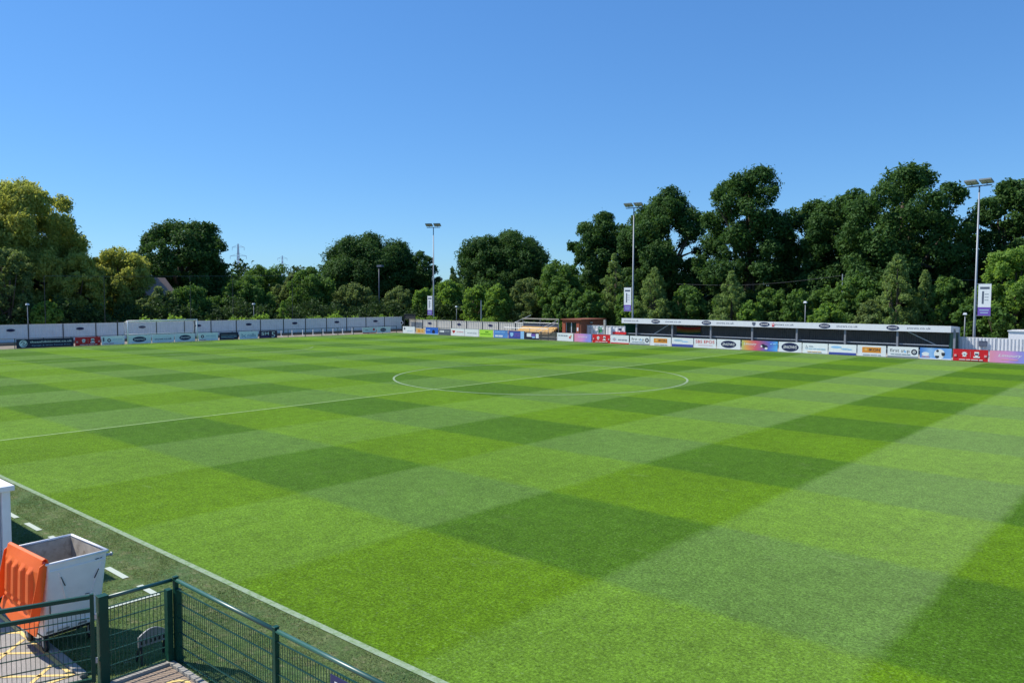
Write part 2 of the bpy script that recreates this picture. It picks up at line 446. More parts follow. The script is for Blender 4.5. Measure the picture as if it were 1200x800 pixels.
def lettering(s, w, h, mat, parent, loc, shear=0.0, weight=0.0, name='lettering'):
    co, polys = text_mesh(s, shear, weight)
    me = bpy.data.meshes.new(name)
    me.from_pydata([(c[0] * w, 0, c[1] * h) for c in co], [], polys)
    me.materials.append(mat)
    return link(name, me, parent, loc)

def ellipse(w, h, n=28, cx=0, cz=0):
    return [(cx + w / 2 * math.cos(2 * PI * i / n), cz + h / 2 * math.sin(2 * PI * i / n)) for i in range(n)]
def star(r, n=5, k=0.45):
    return [((r if i % 2 == 0 else r * k) * math.sin(PI * i / n), (r if i % 2 == 0 else r * k) * math.cos(PI * i / n)) for i in range(2 * n)]
def shield(w, h):
    return [(-w / 2, h / 2), (w / 2, h / 2), (w / 2, -h * .05), (w * .3, -h * .33), (0, -h / 2), (-w * .3, -h * .33), (-w / 2, -h * .05)]
def heart(w, h):
    return [(w / 2 * 16 * math.sin(t) ** 3 / 16, h / 2 * (13 * math.cos(t) - 5 * math.cos(2 * t) - 2 * math.cos(3 * t) - math.cos(4 * t)) / 15) for t in [2 * PI * i / 24 for i in range(24)]]

# ------------------------------------------------------------------ ground, pitch, markings
def sheet(name, x0, x1, y0, y1, z, mat):
    return struct(name, MB().add([(x0, y0, z), (x1, y0, z), (x1, y1, z), (x0, y1, z)], [(0, 1, 2, 3)]), mat)
sheet('ground', -3000, 3000, -3000, 3000, -0.02, earth)
sheet('grass_verge', -54, 60, -34.62, 33.4, 0.0, verge_mat())
pitch_grass = pitch_mat()
sheet('pitch', -51.9, 51.9, -31.62, 32.1, 0.006, pitch_grass)
sheet('hard_standing', -60.2, -53.0, -60, 60, 0.002, tanground)
sheet('path', -52.9, 60, 33.4, 39.6, 0.004, concrete)
grassline = line_mat('white_line_paint', 0.45)
faintline = line_mat('worn_line_paint', 0.30)
def strip(name, a, b, w, mat, z=0.011):
    a, b = Vector(a), Vector(b); t = (b - a).normalized(); nrm = Vector((-t.y, t.x)) * w / 2
    q = [a - nrm, b - nrm, b + nrm, a + nrm]
    return struct(name, MB().add([(p.x, p.y, z) for p in q], [(0, 1, 2, 3)]), mat)
def arc(name, c, r, a0, a1, w, mat, z=0.011, n=120):
    mb = MB()
    for i in range(n + 1):
        a = a0 + (a1 - a0) * i / n
        for rr in (r - w / 2, r + w / 2): mb.v.append((c[0] + rr * math.cos(a), c[1] + rr * math.sin(a), z))
    mb.f = [(2 * i, 2 * i + 2, 2 * i + 3, 2 * i + 1) for i in range(n)]
    return struct(name, mb, mat)
strip('touchline', (-51.6, -31.6), (51.6, -31.6), 0.12, grassline)
strip('far_touchline', (-51.6, 31.9), (51.6, 31.9), 0.11, faintline)
strip('goal_line', (-51.6, -31.5), (-51.6, 31.8), 0.12, faintline)
strip('halfway_line', (0, -31.53), (0, 31.84), 0.13, line_mat('halfway_line_paint', 0.6, (0.26, 0.37, 0.15)))
arc('centre_circle', (0, 0), 9.15, 0, 2 * PI, 0.13, grassline, z=0.0125)
arc('penalty_arc', (-40.6, 0), 9.15, -0.92, 0.92, 0.13, faintline, z=0.0125)
struct('centre_spot', MB().add([(0.14 * math.cos(a), 0.14 * math.sin(a), 0.014) for a in [2 * PI * i / 20 for i in range(20)]], [tuple(range(20))]), grassline)
for a, b in (((-35.1, -20.15), (-35.1, 20.15)), ((-51.5, -20.15), (-35.1, -20.15)), ((-51.5, 20.15), (-35.1, 20.15)),
             ((-46.1, -9.15), (-46.1, 9.15)), ((-51.5, -9.15), (-46.1, -9.15)), ((-51.5, 9.15), (-46.1, 9.15))):
    strip('penalty_line', a, b, 0.11, faintline)
pl = line_mat('technical_area_paint', 0.92, (0.46, 0.52, 0.45))
for k in range(-4, 5):
    strip('technical_area_dash', (10.45 + 1.45 * k, -32.70), (11.27 + 1.45 * k, -32.70), 0.11, pl)
strip('technical_area_dash', (17.62, -32.70), (18.31, -32.70), 0.11, pl)
strip('technical_area_line', (18.25, -32.76), (18.25, -33.55), 0.11, pl, 0.0125)

# near corner: tarmac with yellow hatching, kerb and the walkway inside the fence
sheet('tarmac', 4, 20.42, -48, -34.70, 0.004, tarmac)
struct('kerb', MB().box(4, 20.42, -34.70, -34.60, -0.05, 0.035), concrete)
sheet('walkway', 20.98, 60, -60, -33.76, 0.010, browntar)
struct('walkway_edging', MB().box(20.90, 20.98, -60, -33.68, -0.05, 0.05).box(20.983, 60, -33.755, -33.68, -0.05, 0.05), concrete)
sheet('tarmac_apron', 20.42, 20.90, -60, -34.70, 0.003, tarmac)
YW = 0.055
for a, b in (((18.20, -35.80), (19.18, -34.82)), ((19.15, -35.86), (20.26, -34.75)), ((17.25, -35.75), (18.25, -34.75)),
             ((18.55, -34.80), (20.2, -36.45)), ((17.4, -34.80), (19.2, -36.6)), ((19.72, -34.80), (20.3, -35.38))):
    strip('yellow_hatching', a, b, YW, yellowp, 0.0085)
strip('yellow_hatching', (17.2, -34.745), (20.31, -34.745), YW, yellowp, 0.011)
strip('yellow_hatching', (20.28, -34.775), (20.28, -36.6), YW, yellowp, 0.011)
arc('yellow_marking', (21.32, -34.62), 0.16, -0.9, 2.2, 0.06, yellowp, 0.016, 24)
arc('yellow_marking', (21.62, -33.98), 0.16, 0.5, 3.4, 0.06, yellowp, 0.016, 24)

# ------------------------------------------------------------------ near green mesh fence
HZ = (0.06, 0.25, 0.45, 0.65, 0.85, 1.04)
def mesh_panel(parent, L, z0=0.06, z1=1.04, zs=HZ, step=0.05):
    """local frame: panel runs along +x from 0 to L at y = 0"""
    n = int(L / step)
    mb = MB()
    for i in range(1, n):
        x = i * L / n
        mb.box(x - 0.003, x + 0.003, -0.003, 0.003, z0, z1)
    part('wire_mesh', mb, greenw, parent, kind='stuff')
    hw = MB().box(0, L, -0.011, -0.0035, -0.004, 0.004).box(0, L, 0.0035, 0.011, -0.004, 0.004).mesh('horizontal_wire', greenw)
    for z in zs: link('horizontal_wire', hw, parent, (0, 0, z))

def post(parent, x, h, w=0.06, name='post'):
    mb = MB().box(x - w / 2, x + w / 2, -w / 2, w / 2, 0, h).box(x - w / 2 - 0.006, x + w / 2 + 0.006, -w / 2 - 0.006, w / 2 + 0.006, h, h + 0.015)
    return bevel(part(name, mb, greenp, parent), 0.004, 1)

fence = empty('mesh_fence', (20.93, -33.62, 0), 'dark green wire mesh fence with round top rail running along the touchline verge', 'fence')
for k in range(5): post(fence, 2.5 * k, 1.20)
for k in range(4):
    h = empty('fence_panel', (2.5 * k + 0.035, 0, 0), None, None); h.parent = fence
    mesh_panel(h, 2.43)
    part('top_rail', MB().tube([(2.5 * k + 0.03, 0, 1.165), (2.5 * k + 2.47, 0, 1.165)], 0.027, 12), greenrail, fence, True)
side = empty('side_fence', (20.90, -33.72, 0), 'short dark green mesh fence panel turning the corner beside the gate', 'fence', rotz=-PI / 2)
h = empty('fence_panel', (0.05, 0, 0), None, None); h.parent = side
mesh_panel(h, 0.76)
part('clamp_plate', MB().box(-0.045, 0.03, -0.05, 0.05, 0, 1.05), greenp, side)
part('clamp_plate', MB().box(0.032, 0.10, -0.035, 0.035, 0, 1.05), greenp, fence)
post(side, 0.86, 1.20, 0.115, 'gate_post')
part('top_rail', MB().tube([(-0.06, 0, 1.165), (0.82, 0, 1.165)], 0.026, 12), greenrail, side, True)
gate = empty('mesh_gate', (20.89, -34.68, 0), 'dark green mesh gate standing ajar in front of the wheeled bin', 'gate', rotz=-PI / 2 - R(19))
GL = 1.6
for nm, a, b, r in (('stile', (0.02, 0, 0.10), (0.02, 0, 1.26), 0.024), ('stile', (GL, 0, 0.10), (GL, 0, 1.26), 0.024),
                    ('frame_rail', (0.045, 0, 1.055), (GL - .02, 0, 1.055), 0.024), ('frame_rail', (0.045, 0, 0.13), (GL - .02, 0, 0.13), 0.024),
                    ('top_rail', (0.045, 0, 1.225), (GL - .02, 0, 1.225), 0.024)):
    part(nm, MB().bar(a, b, r * 2), greenp, gate)
h = empty('gate_panel', (0.05, 0, 0), None, None); h.parent = gate
mesh_panel(h, GL - 0.08, 0.15, 1.04, (0.24, 0.41, 0.58, 0.77, 0.95))
for z in (0.35, 0.93): part('hinge', MB().box(-0.03, 0.012, -0.02, 0.02, z, z + 0.06), steel, gate)
sgn = tag(link('fence_sign', MB().box(0, 0.9, -0.004, 0.004, 0, 0.42).mesh('fence_sign', M('navy_sign_sheet', (0.02, 0.028, 0.11), 0.4, var=0.05)), None, (24.55, -33.655, 0.60)),
          'navy sign with white capitals fixed to the green mesh fence', 'sign')
lettering('DO', 0.24, 0.13, white, sgn, (0.20, -0.006, 0.30), weight=0.02)

# pale board on short legs behind the corner panel
brd = empty('low_board', (20.58, -33.80, 0), 'small pale board with arched top on two short legs behind the corner fence panel', 'board', rotz=-PI / 2)
o = []
for i in range(15):
    t = i / 14; o.append((-0.20 + 0.40 * t, 0.36 + 0.09 * math.sin(PI * t)))
out = [(-0.20, 0.22)] + o + [(0.20, 0.22)]
part('panel', MB().prism(out[::-1], -0.012, 0.012), M('pale_grey_plastic', (0.23, 0.24, 0.25), 0.5, var=0.1), brd)
for i in range(6): part('slot', MB().box(-0.17 + 0.062 * i, -0.14 + 0.062 * i, -0.0145, 0.0145, 0.25, 0.30), black, brd)
for x in (-0.17, 0.17):
    part('leg', MB().bar((x, -0.02, 0.225), (x + (0.02 if x > 0 else -0.02), -0.09, 0.004), 0.025), black, brd)
    part('leg', MB().bar((x, 0.02, 0.225), (x + (0.02 if x > 0 else -0.02), 0.10, 0.004), 0.025), black, brd)

# ------------------------------------------------------------------ wheeled bin
BX, BY = 19.0, -34.42
bin_ = empty('wheeled_bin', (BX, BY, 0), 'grey-white four-wheeled waste bin standing open behind the green gate', 'bin', rotz=R(3))
top = [(-0.60, -0.41), (0.60, -0.41), (0.60, 0.41), (-0.60, 0.41)]
bot = [(-0.46, -0.39), (0.33, -0.39), (0.33, 0.39), (-0.46, 0.39)]
ZT, ZB, T = 1.36, 0.27, 0.03
def ring(pts, z, inset=0):
    return [(x - math.copysign(inset, x), y - math.copysign(inset, y), z) for x, y in pts]
def lerp(t): return [(b_[0] + (a_[0] - b_[0]) * t, b_[1] + (a_[1] - b_[1]) * t) for a_, b_ in zip(top, bot)]
shell = MB()
levels = [0.0, 0.12, 0.5, 0.9, 1.0]
rings = [ring(lerp(t), ZB + (ZT - ZB) * t) for t in levels]
k = 0
for i, r_ in enumerate(rings): shell.v += r_
for i in range(len(rings) - 1):
    for j in range(4): shell.f.append((i * 4 + j, i * 4 + (j + 1) % 4, i * 4 + 4 + (j + 1) % 4, i * 4 + 4 + j))
shell.f.append((3, 2, 1, 0))
body = part('body', shell, binm, bin_); bevel(body, 0.035, 3)
inn = MB(); inn.v = ring(lerp(0.1), ZB + 0.1, T) + ring(top, ZT - 0.002, T)
inn.f = [(j, (j + 1) % 4, 4 + (j + 1) % 4, 4 + j) for j in range(4)] + [(0, 1, 2, 3)]
me = bpy.data.meshes.new('lining'); me.from_pydata(inn.v, [], [tuple(reversed(f)) for f in inn.f]); me.materials.append(binin); link('lining', me, bin_)
rim = MB()
rm = ring(top, ZT + 0.012)
for j in range(4): rim.tube([rm[j], rm[(j + 1) % 4]], 0.019, 8)
part('rim', rim, binm, bin_, True)
# pressed V panel on the end that faces the walkway
def endpt(y, t): 
    xs = 0.33 + (0.60 - 0.33) * t
    return Vector((xs + 0.004, y, ZB + (ZT - ZB) * t))
vp = MB()
for a, b in (((-0.24, 0.86), (-0.10, 0.40)), ((-0.10, 0.40), (0.22, 0.42)), ((0.22, 0.42), (0.33, 0.86))):
    vp.bar(endpt(*a), endpt(*b), 0.014)
part('pressed_ridge', vp, binm, bin_)
for a, b in (((-0.22, 0.80), (-0.15, 0.66)), ((-0.09, 0.425), (-0.03, 0.425)), ((0.03, 0.43), (0.06, 0.43)), ((0.14, 0.46), (0.20, 0.455)), ((0.24, 0.93), (0.29, 0.93)), ((0.31, 0.93), (0.33, 0.935)), ((0.30, 0.78), (0.25, 0.66))):
    part('scuff', MB().bar(endpt(*a) + Vector((0.006, 0, 0)), endpt(*b) + Vector((0.006, 0, 0)), 0.009), ink, bin_)
for zz in (0.36, 1.25):
    hx = 0.33 + 0.27 * (zz - ZB) / (ZT - ZB); hy = 0.39 + 0.02 * (zz - ZB) / (ZT - ZB)
    part('moulded_rib', MB().box(hx - 0.004, hx + 0.012, -hy + 0.03, hy - 0.03, zz, zz + 0.018), binm, bin_)
grime = M('dark_grime', (0.20, 0.19, 0.17), 0.9, var=0.4, scale=14)
for yy, zz, ww, hh in ((-0.30, 0.305, 0.10, 0.03), (-0.12, 0.30, 0.16, 0.022), (0.14, 0.305, 0.12, 0.03), (0.31, 0.31, 0.06, 0.05), (0.36, 0.55, 0.012, 0.12), (-0.33, 0.62, 0.010, 0.16)):
    hx = 0.33 + 0.27 * (zz + hh - ZB) / (ZT - ZB)
    part('grime_mark', MB().box(hx - 0.02, hx + 0.004, yy - ww / 2, yy + ww / 2, zz, zz + hh), grime, bin_)
part('lifting_trunnion', MB().tube([(0.52, 0.40, 1.28), (0.52, 0.50, 1.28)], 0.022, 10).tube([(0.52, 0.49, 1.28), (0.52, 0.505, 1.28)], 0.034, 10), steel, bin_, True)
part('chassis', MB().box(-0.42, 0.25, -0.34, 0.34, 0.21, 0.268), black, bin_)
for x in (-0.36, 0.20):
    for y in (-0.31, 0.31):
        wh = part('wheel', MB().tube([(x, y - 0.022, 0.098), (x, y + 0.022, 0.098)], 0.095, 16), black, bin_)
        part('hub', MB().tube([(x, y - 0.026, 0.098), (x, y + 0.026, 0.098)], 0.035, 10), steel, wh)
        part('fork', MB().box(x - 0.02, x + 0.02, y - 0.036, y - 0.028, 0.08, 0.215).box(x - 0.02, x + 0.02, y + 0.028, y + 0.036, 0.08, 0.215), steel, wh)
# orange lid hung over the side that faces the walkway corner (-y side)
NU, NV = 60, 26
lid = MB()
for j in range(NV + 1):
    v = j / NV
    for i in range(NU + 1):
        u = i / NU
        x = -0.66 + 1.22 * u
        bow = math.sin(PI * u) ** 0.6
        if v < 0.12:                           # rolled ridge along the hinge
            a = v / 0.12 * PI * 0.75
            y = -0.37 - 0.09 * (1 - math.cos(a)) * 0.55; z = 1.37 + 0.085 * math.sin(a) ** 0.8
        else:
            w = (v - 0.12) / 0.88
            z = 1.405 - 0.06 - 0.93 * w
            y = -0.49 - 0.03 * bow - 0.04 * w - 0.22 * max(0, w - 0.74) ** 1.2
            rib = 0.5 + 0.5 * math.cos(2 * PI * u * 5)
            rib = max(0, min(1, (rib - 0.35) * 4)) * (1 if 0.1 < u < 0.9 else 0)
            fade = max(0, min(1, (w - 0.06) * 14)) * max(0, min(1, (0.74 - w) * 12))
            notch = 0.012 * (math.sin(w * 34) > 0.94)
            y -= (0.050 * rib) * fade - notch
            z += 0.05 * math.sin(u * 9.0 + 1.0) * max(0, w - 0.72) + 0.16 * (1 - u) ** 2 * max(0, w - 0.3)
            x += 0.05 * (u - 0.5) * w
        lid.v.append((x, y, z))
for j in range(NV):
    for i in range(NU):
        a = j * (NU + 1) + i; lid.f.append((a, a + 1, a + NU + 2, a + NU + 1))
lo = part('lid', lid, orangep, bin_, False)
lo['label'] = 'ribbed orange plastic lid hanging open over the side'
sm = lo.modifiers.new('thickness', 'SOLIDIFY'); sm.thickness = 0.012
for xe in (-0.672, 0.575):
    end = MB(); pts = [(xe, -0.40, 1.42), (xe, -0.50, 1.36), (xe + 0.01, -0.60, 0.9), (xe + 0.02, -0.66, 0.62), (xe + 0.02, -0.52, 0.70), (xe, -0.42, 1.20)]
    n0 = len(end.v); end.v += pts + [(x + 0.012, y, z) for x, y, z in pts]
    end.f += [tuple(range(n0, n0 + 6)), tuple(range(n0 + 11, n0 + 5, -1))] + [(n0 + i, n0 + (i + 1) % 6, n0 + 6 + (i + 1) % 6, n0 + 6 + i) for i in range(6)]
    part('lid_flange', end, orangep, lo)

# ------------------------------------------------------------------ dugout shelters at the near touchline
boo = empty('white_booth', (15.6, -35.2, 0), 'white flat-roofed booth with square corner post beside the technical area dashes', 'booth')
bevel(part('roof', MB().box(-1.4, 1.02, -0.9, 0.92, 1.82, 1.91), white, boo), 0.012)
for x, y in ((0.9, 0.8), (0.9, -0.78), (-1.28, 0.8), (-1.28, -0.78)):
    bevel(part('post', MB().box(x - 0.065, x + 0.065, y - 0.065, y + 0.065, 0, 1.815), white, boo), 0.006)
part('side_panel', MB().box(0.86, 0.89, -0.71, 0.73, 0.02, 1.815), M('grey_perspex', (0.40, 0.43, 0.47), 0.25, var=0.06), boo)
part('back_panel', MB().box(-1.21, 0.83, -0.80, -0.77, 0.02, 1.815), white, boo)
part('bench', MB().box(-1.2, 0.82, -0.74, -0.34, 0.40, 0.45), greenp, boo)
dug = empty('team_dugout', (9.4, -35.1, 0), 'tall long roofed dugout shading the technical area', 'dugout')
part('roof', MB().hexa([(-6, -1.4, 2.75), (5.2, -1.4, 2.75), (5.2, 1.13, 2.92), (-6, 1.13, 2.92)], [(-6, -1.4, 2.83), (5.2, -1.4, 2.83), (5.2, 1.13, 3.0), (-6, 1.13, 3.0)]), standroof, dug)
part('back_wall', MB().box(-6, 5.2, -1.38, -1.30, 0.0, 2.74), whitesheet, dug)
part('side_wall', MB().box(-6.0, -5.92, -1.29, 1.0, 0, 2.745), whitesheet, dug)
part('side_wall', MB().box(5.10, 5.18, -1.29, 1.0, 0, 2.745), whitesheet, dug)
for i in range(13): part('seat', MB().box(-5.6 + 0.8 * i, -5.1 + 0.8 * i, -1.2, -0.75, 0.38, 0.44).box(-5.6 + 0.8 * i, -5.1 + 0.8 * i, -1.25, -1.19, 0.44, 0.95), blueb, dug)

# ------------------------------------------------------------------ advertising boards
def lay(kind, *a): return (kind,) + a
def adboard(side, u0, u1, z0, z1, mat, label, decor=(), group='advertising boards round the pitch'):
    w, h = u1 - u0 - 0.05, z1 - z0
    mb = MB().box(-w / 2, w / 2, -0.015, 0.015, 0, h)
    if side == 'far': loc, rz = ((u0 + u1) / 2, 33.0, z0), 0.0
    else: loc, rz = (-52.4, (u0 + u1) / 2, z0), PI / 2
    b = link('advertising_board', mb.mesh('advertising_board', mat), None, loc, (0, 0, rz))
    tag(b, label, 'board', group)
    off = 0.018
    for d in decor:
        k, cx, cz, dw, dh, mt = d[:6]
        X, Z = (cx - 0.5) * w, cz * h
        if k == 'text': lettering(d[6], dw * w, dh * h, mt, b, (X, -off - 0.001, Z), *(d[7:] if len(d) > 7 else ()))
        else:
            W_, H_ = dw * w, dh * h
            o = {'rect': [(-W_ / 2, -H_ / 2), (W_ / 2, -H_ / 2), (W_ / 2, H_ / 2), (-W_ / 2, H_ / 2)], 'oval': ellipse(W_, H_), 'disc': ellipse(H_, H_),
                 'star': star(H_ / 2), 'shield': shield(W_, H_), 'heart': heart(W_, H_), 'diamond': [(-W_ / 2, 0), (0, -H_ / 2), (W_ / 2, 0), (0, H_ / 2)]}[k]
            part('logo' if k != 'rect' else 'printed_band', MB().prism(o, -off, -0.014), mt, b, loc=(X, 0, Z))
        off += 0.003
    return b
def bars(x0, z, ws, h, mt):       # a line of print too small to read: word-length blocks
    out, x = [], x0
    for w in ws: out.append(('rect', x + w / 2, z, w, h, mt)); x += w + 0.025
    return out
SN = lambda s=1.0, cx=0.5, cz=0.5: [('oval', cx, cz, 0.60 * s, 0.70 * s, navy), ('text', cx, cz, 0.48 * s, 0.24 * s, white, 'SNOWS', 0.2, 0.012)]
CREST = [('star', 0.33, 0.56, 0.2, 0.52, white), ('shield', 0.33, 0.55, 0.11, 0.42, white), ('disc', 0.33, 0.56, 0.05, 0.16, grey_ink), ('rect', 0.5, 0.56, 0.008, 0.5, pinkink), ('shield', 0.68, 0.60, 0.13, 0.42, white), ('rect', 0.68, 0.60, 0.10, 0.14, navy), ('rect', 0.68, 0.36, 0.18, 0.12, white)] + \
    bars(0.18, 0.12, [0.18, 0.12, 0.2, 0.1], 0.06, white) + [('rect', 0.07, 0.46, 0.07, 0.18, pinkink), ('rect', 0.93, 0.46, 0.07, 0.18, pinkink)]
FIRST = [('text', 0.40, 0.60, 0.64, 0.40, ink, 'first st p'), ('disc', 0.575, 0.56, 0.05, 0.20, lightblue), ('disc', 0.87, 0.56, 0.16, 0.5, darknavy), ('disc', 0.87, 0.56, 0.08, 0.26, white), ('disc', 0.87, 0.56, 0.05, 0.16, grey_ink),
         ('rect', 0.5, 0.09, 1.0, 0.15, grey_ink)] + bars(0.1, 0.33, [0.12, 0.2, 0.14, 0.1], 0.05, grey_ink)
IKON = [('rect', 0.5, 0.58, 0.66, 0.52, orange), ('diamond', 0.30, 0.62, 0.13, 0.28, tanb), ('text', 0.60, 0.60, 0.38, 0.26, ink, 'IKON', 0, 0.012)] + bars(0.2, 0.13, [0.25, 0.22, 0.1], 0.07, grey_ink)
far = [
 (-51.2, -48.72, .02, .92, board_white, 'white board with a dark blot at the corner of the pitch', [('star', 0.15, 0.68, 0.2, 0.5, darknavy)] + bars(0.35, 0.35, [0.2, 0.25], 0.08, paleink)),
 (-48.5, -46.76, .10, .72, tanb, 'low tan-orange board next to the corner board', [('rect', 0.35, 0.5, 0.25, 0.5, orange), ('rect', 0.72, 0.5, 0.12, 0.4, orange)]),
 (-46.6, -44.15, .02, .92, blueb, 'bright blue board with a dark arch picture', [('disc', 0.64, 0.38, 0.3, 0.62, darknavy), ('rect', 0.5, 0.07, 1, 0.13, lightblue)] + bars(0.08, 0.62, [0.1, 0.16], 0.14, lightblue)),
 (-44.1, -41.8, .02, .80, slateb, 'slate grey board with blurred white capitals', bars(0.1, 0.6, [0.07, 0.09, 0.16], 0.3, board_white) + bars(0.55, 0.62, [0.14, 0.2], 0.16, grey_ink)),
 (-41.75, -39.3, .02, .92, board_white, 'white board with a red heart emblem', [('heart', 0.2, 0.56, 0.22, 0.52, redink), ('disc', 0.2, 0.58, 0.1, 0.2, darknavy)] + bars(0.42, 0.56, [0.12, 0.2, 0.14], 0.12, pinkink)),
 (-39.25, -36.8, .02, .92, board_white, 'plain white board with faint grey print beside the lime board', bars(0.18, 0.45, [0.14, 0.2, 0.12, 0.14], 0.1, grey_ink)),
 (-36.7, -34.35, .02, .92, limeb, 'lime green board along the far touchline', [('rect', 0.56, 0.7, 0.24, 0.18, limeink)] + bars(0.08, 0.42, [0.2, 0.28, 0.24], 0.1, limeink)),
 (-34.25, -31.9, .02, .92, midblue, 'mid blue board with white lines of print beside the lime board', bars(0.1, 0.24, [0.22, 0.3], 0.2, board_white) + bars(0.1, 0.76, [0.4, 0.3], 0.08, lightblue)),
 (-31.85, -29.3, .02, .92, indigo, 'indigo board with a pale shield and light blue end strip', [('shield', 0.22, 0.5, 0.2, 0.55, lightblue), ('rect', 0.89, 0.5, 0.22, 1.0, lightblue)] + bars(0.4, 0.62, [0.2, 0.12], 0.14, purple) + bars(0.4, 0.36, [0.12, 0.2], 0.14, purple)),
 (-29.2, -26.95, .02, .86, darknavy, 'dark board with white patches in front of the small terrace', [('rect', 0.3, 0.6, 0.35, 0.5, board_white), ('shield', 0.58, 0.5, 0.3, 0.55, purple), ('rect', 0.86, 0.5, 0.2, 0.62, board_white), ('rect', 0.6, 0.3, 0.2, 0.2, lightblue)]),
 (-24.35, -22.0, .02, .92, board_white, 'white board with a red badge below the brick hut', bars(0.07, 0.68, [0.12, 0.16, 0.1, 0.12], 0.16, grey_ink) + [('star', 0.8, 0.48, 0.2, 0.42, redink), ('disc', 0.86, 0.7, 0.1, 0.2, tanb)]),
 (-21.9, -19.5, .02, .92, pinkgrad, 'pink to blue board between the brick hut board and a red board', [('text', 0.5, 0.62, 0.56, 0.3, white, 'Limoury', 0.3)]),
 (-19.4, -17.0, .02, .92, red, 'red board with white crests in front of the white fence', CREST),
 (-16.95, -14.6, .02, .92, board_white, 'white board with a lilac diamond above a red strip', [('diamond', 0.2, 0.5, 0.26, 0.48, paleink), ('diamond', 0.2, 0.5, 0.14, 0.26, pinkink), ('rect', 0.5, 0.06, 1, 0.12, redink)] + bars(0.4, 0.48, [0.18, 0.14, 0.12], 0.14, grey_ink)),
 (-14.5, -12.05, .02, .92, board_white, 'white first stop board by the near corner of the roofed stand', FIRST),
 (-12.0, -9.52, .02, .92, board_white, 'white IKON board in front of the braced stand bay', IKON),
 (-9.45, -6.97, .02, .92, board_white, 'white board over a navy strip below the rainbow flag', [('oval', 0.3, 0.7, 0.44, 0.22, paleink), ('oval', 0.62, 0.6, 0.3, 0.12, lightblue), ('rect', 0.5, 0.15, 1, 0.28, indigo)]),
 (-6.93, -4.48, .02, .92, board_white, 'white board with red SBS EPOS lettering', [('text', 0.5, 0.68, 0.86, 0.34, redink, 'SBS EPOS', 0, 0.012)] + bars(0.2, 0.3, [0.2, 0.22, 0.16], 0.05, pinkink)),
 (-4.43, -1.95, .02, .95, board_white, 'white SNOWS board between SBS EPOS and the rainbow board', SN(1.1)),
 (-1.85, 1.74, .02, .95, rainbow, 'long rainbow-coloured board with white script and a dark bird', [('text', 0.24, 0.62, 0.36, 0.32, white, 'Limoury', 0.3, 0.01), ('oval', 0.66, 0.42, 0.14, 0.34, darknavy), ('oval', 0.60, 0.55, 0.1, 0.3, darknavy), ('oval', 0.69, 0.26, 0.08, 0.22, white), ('oval', 0.56, 0.46, 0.05, 0.2, white)] + bars(0.80, 0.72, [0.05, 0.09], 0.1, lightblue)),
 (1.80, 4.0, .02, .95, board_white, 'white SNOWS board beside the rainbow board towards the corrugated fence', SN(1.25)),
 (4.03, 6.35, .02, .93, pale_blue, 'pale board with faint grey script beside an oval logo board', [('text', 0.17, 0.62, 0.10, 0.36, grey_ink, 'h', 0.2)] + bars(0.12, 0.46, [0.1, 0.16, 0.12, 0.14, 0.16], 0.09, paleink) + bars(0.26, 0.70, [0.16], 0.06, grey_ink) + bars(0.2, 0.16, [0.16, 0.2, 0.14], 0.07, tanb)),
 (6.38, 8.82, .02, .93, pale_blue, 'pale board with light blue brush script above a navy strip', [('oval', 0.28, 0.72, 0.4, 0.24, lightblue), ('oval', 0.58, 0.60, 0.3, 0.1, paleink), ('rect', 0.5, 0.11, 0.98, 0.22, indigo)] + bars(0.5, 0.55, [0.16, 0.14], 0.09, lightblue)),
 (8.86, 11.25, .02, .95, board_white, 'white IKON board between two pale stand-front boards and first stop', IKON),
 (11.33, 13.78, .02, .95, board_white, 'white first stop board next to the football picture', FIRST),
 (13.86, 16.26, .02, .95, skyb, 'sky blue board with a big black and white football', [('oval', 0.18, 0.45, 0.24, 0.34, board_white), ('disc', 0.62, 0.5, 0.4, 0.86, board_white), ('disc', 0.56, 0.76, 0.1, 0.22, ink), ('shield', 0.74, 0.46, 0.11, 0.32, ink), ('shield', 0.55, 0.22, 0.12, 0.24, ink), ('rect', 0.5, 0.05, 1, 0.09, board_white)] + bars(0.06, 0.22, [0.1, 0.12], 0.08, pinkink)),
 (16.32, 18.84, .02, .95, red, 'red board with white crests in front of the corrugated fence', CREST),
 (18.90, 21.6, .02, .95, pinkgrad, 'pink to purple board with white script below the white cabin', [('text', 0.52, 0.58, 0.6, 0.3, white, 'Limoury', 0.3, 0.01)] + bars(0.3, 0.26, [0.2, 0.2], 0.07, pinkink)),
 (21.7, 24.2, .02, .95, board_white, 'plain white board beyond the pink and purple one', []),
]
for b_ in far: adboard('far', *b_)
slb = empty('slatted_barrier', (-25.7, 33.0, 0), 'dark grey slatted barrier in front of the sandy terrace', 'barrier')
for i in range(5): part('slat', MB().box(-1.18, 1.18, -0.02, 0.02, 0.06 + 0.165 * i, 0.195 + 0.165 * i), slatw, slb)
for x in (-1.05, 0, 1.05): part('upright', MB().box(x - 0.04, x + 0.04, 0.022, 0.09, 0, 0.9), darkpost, slb)
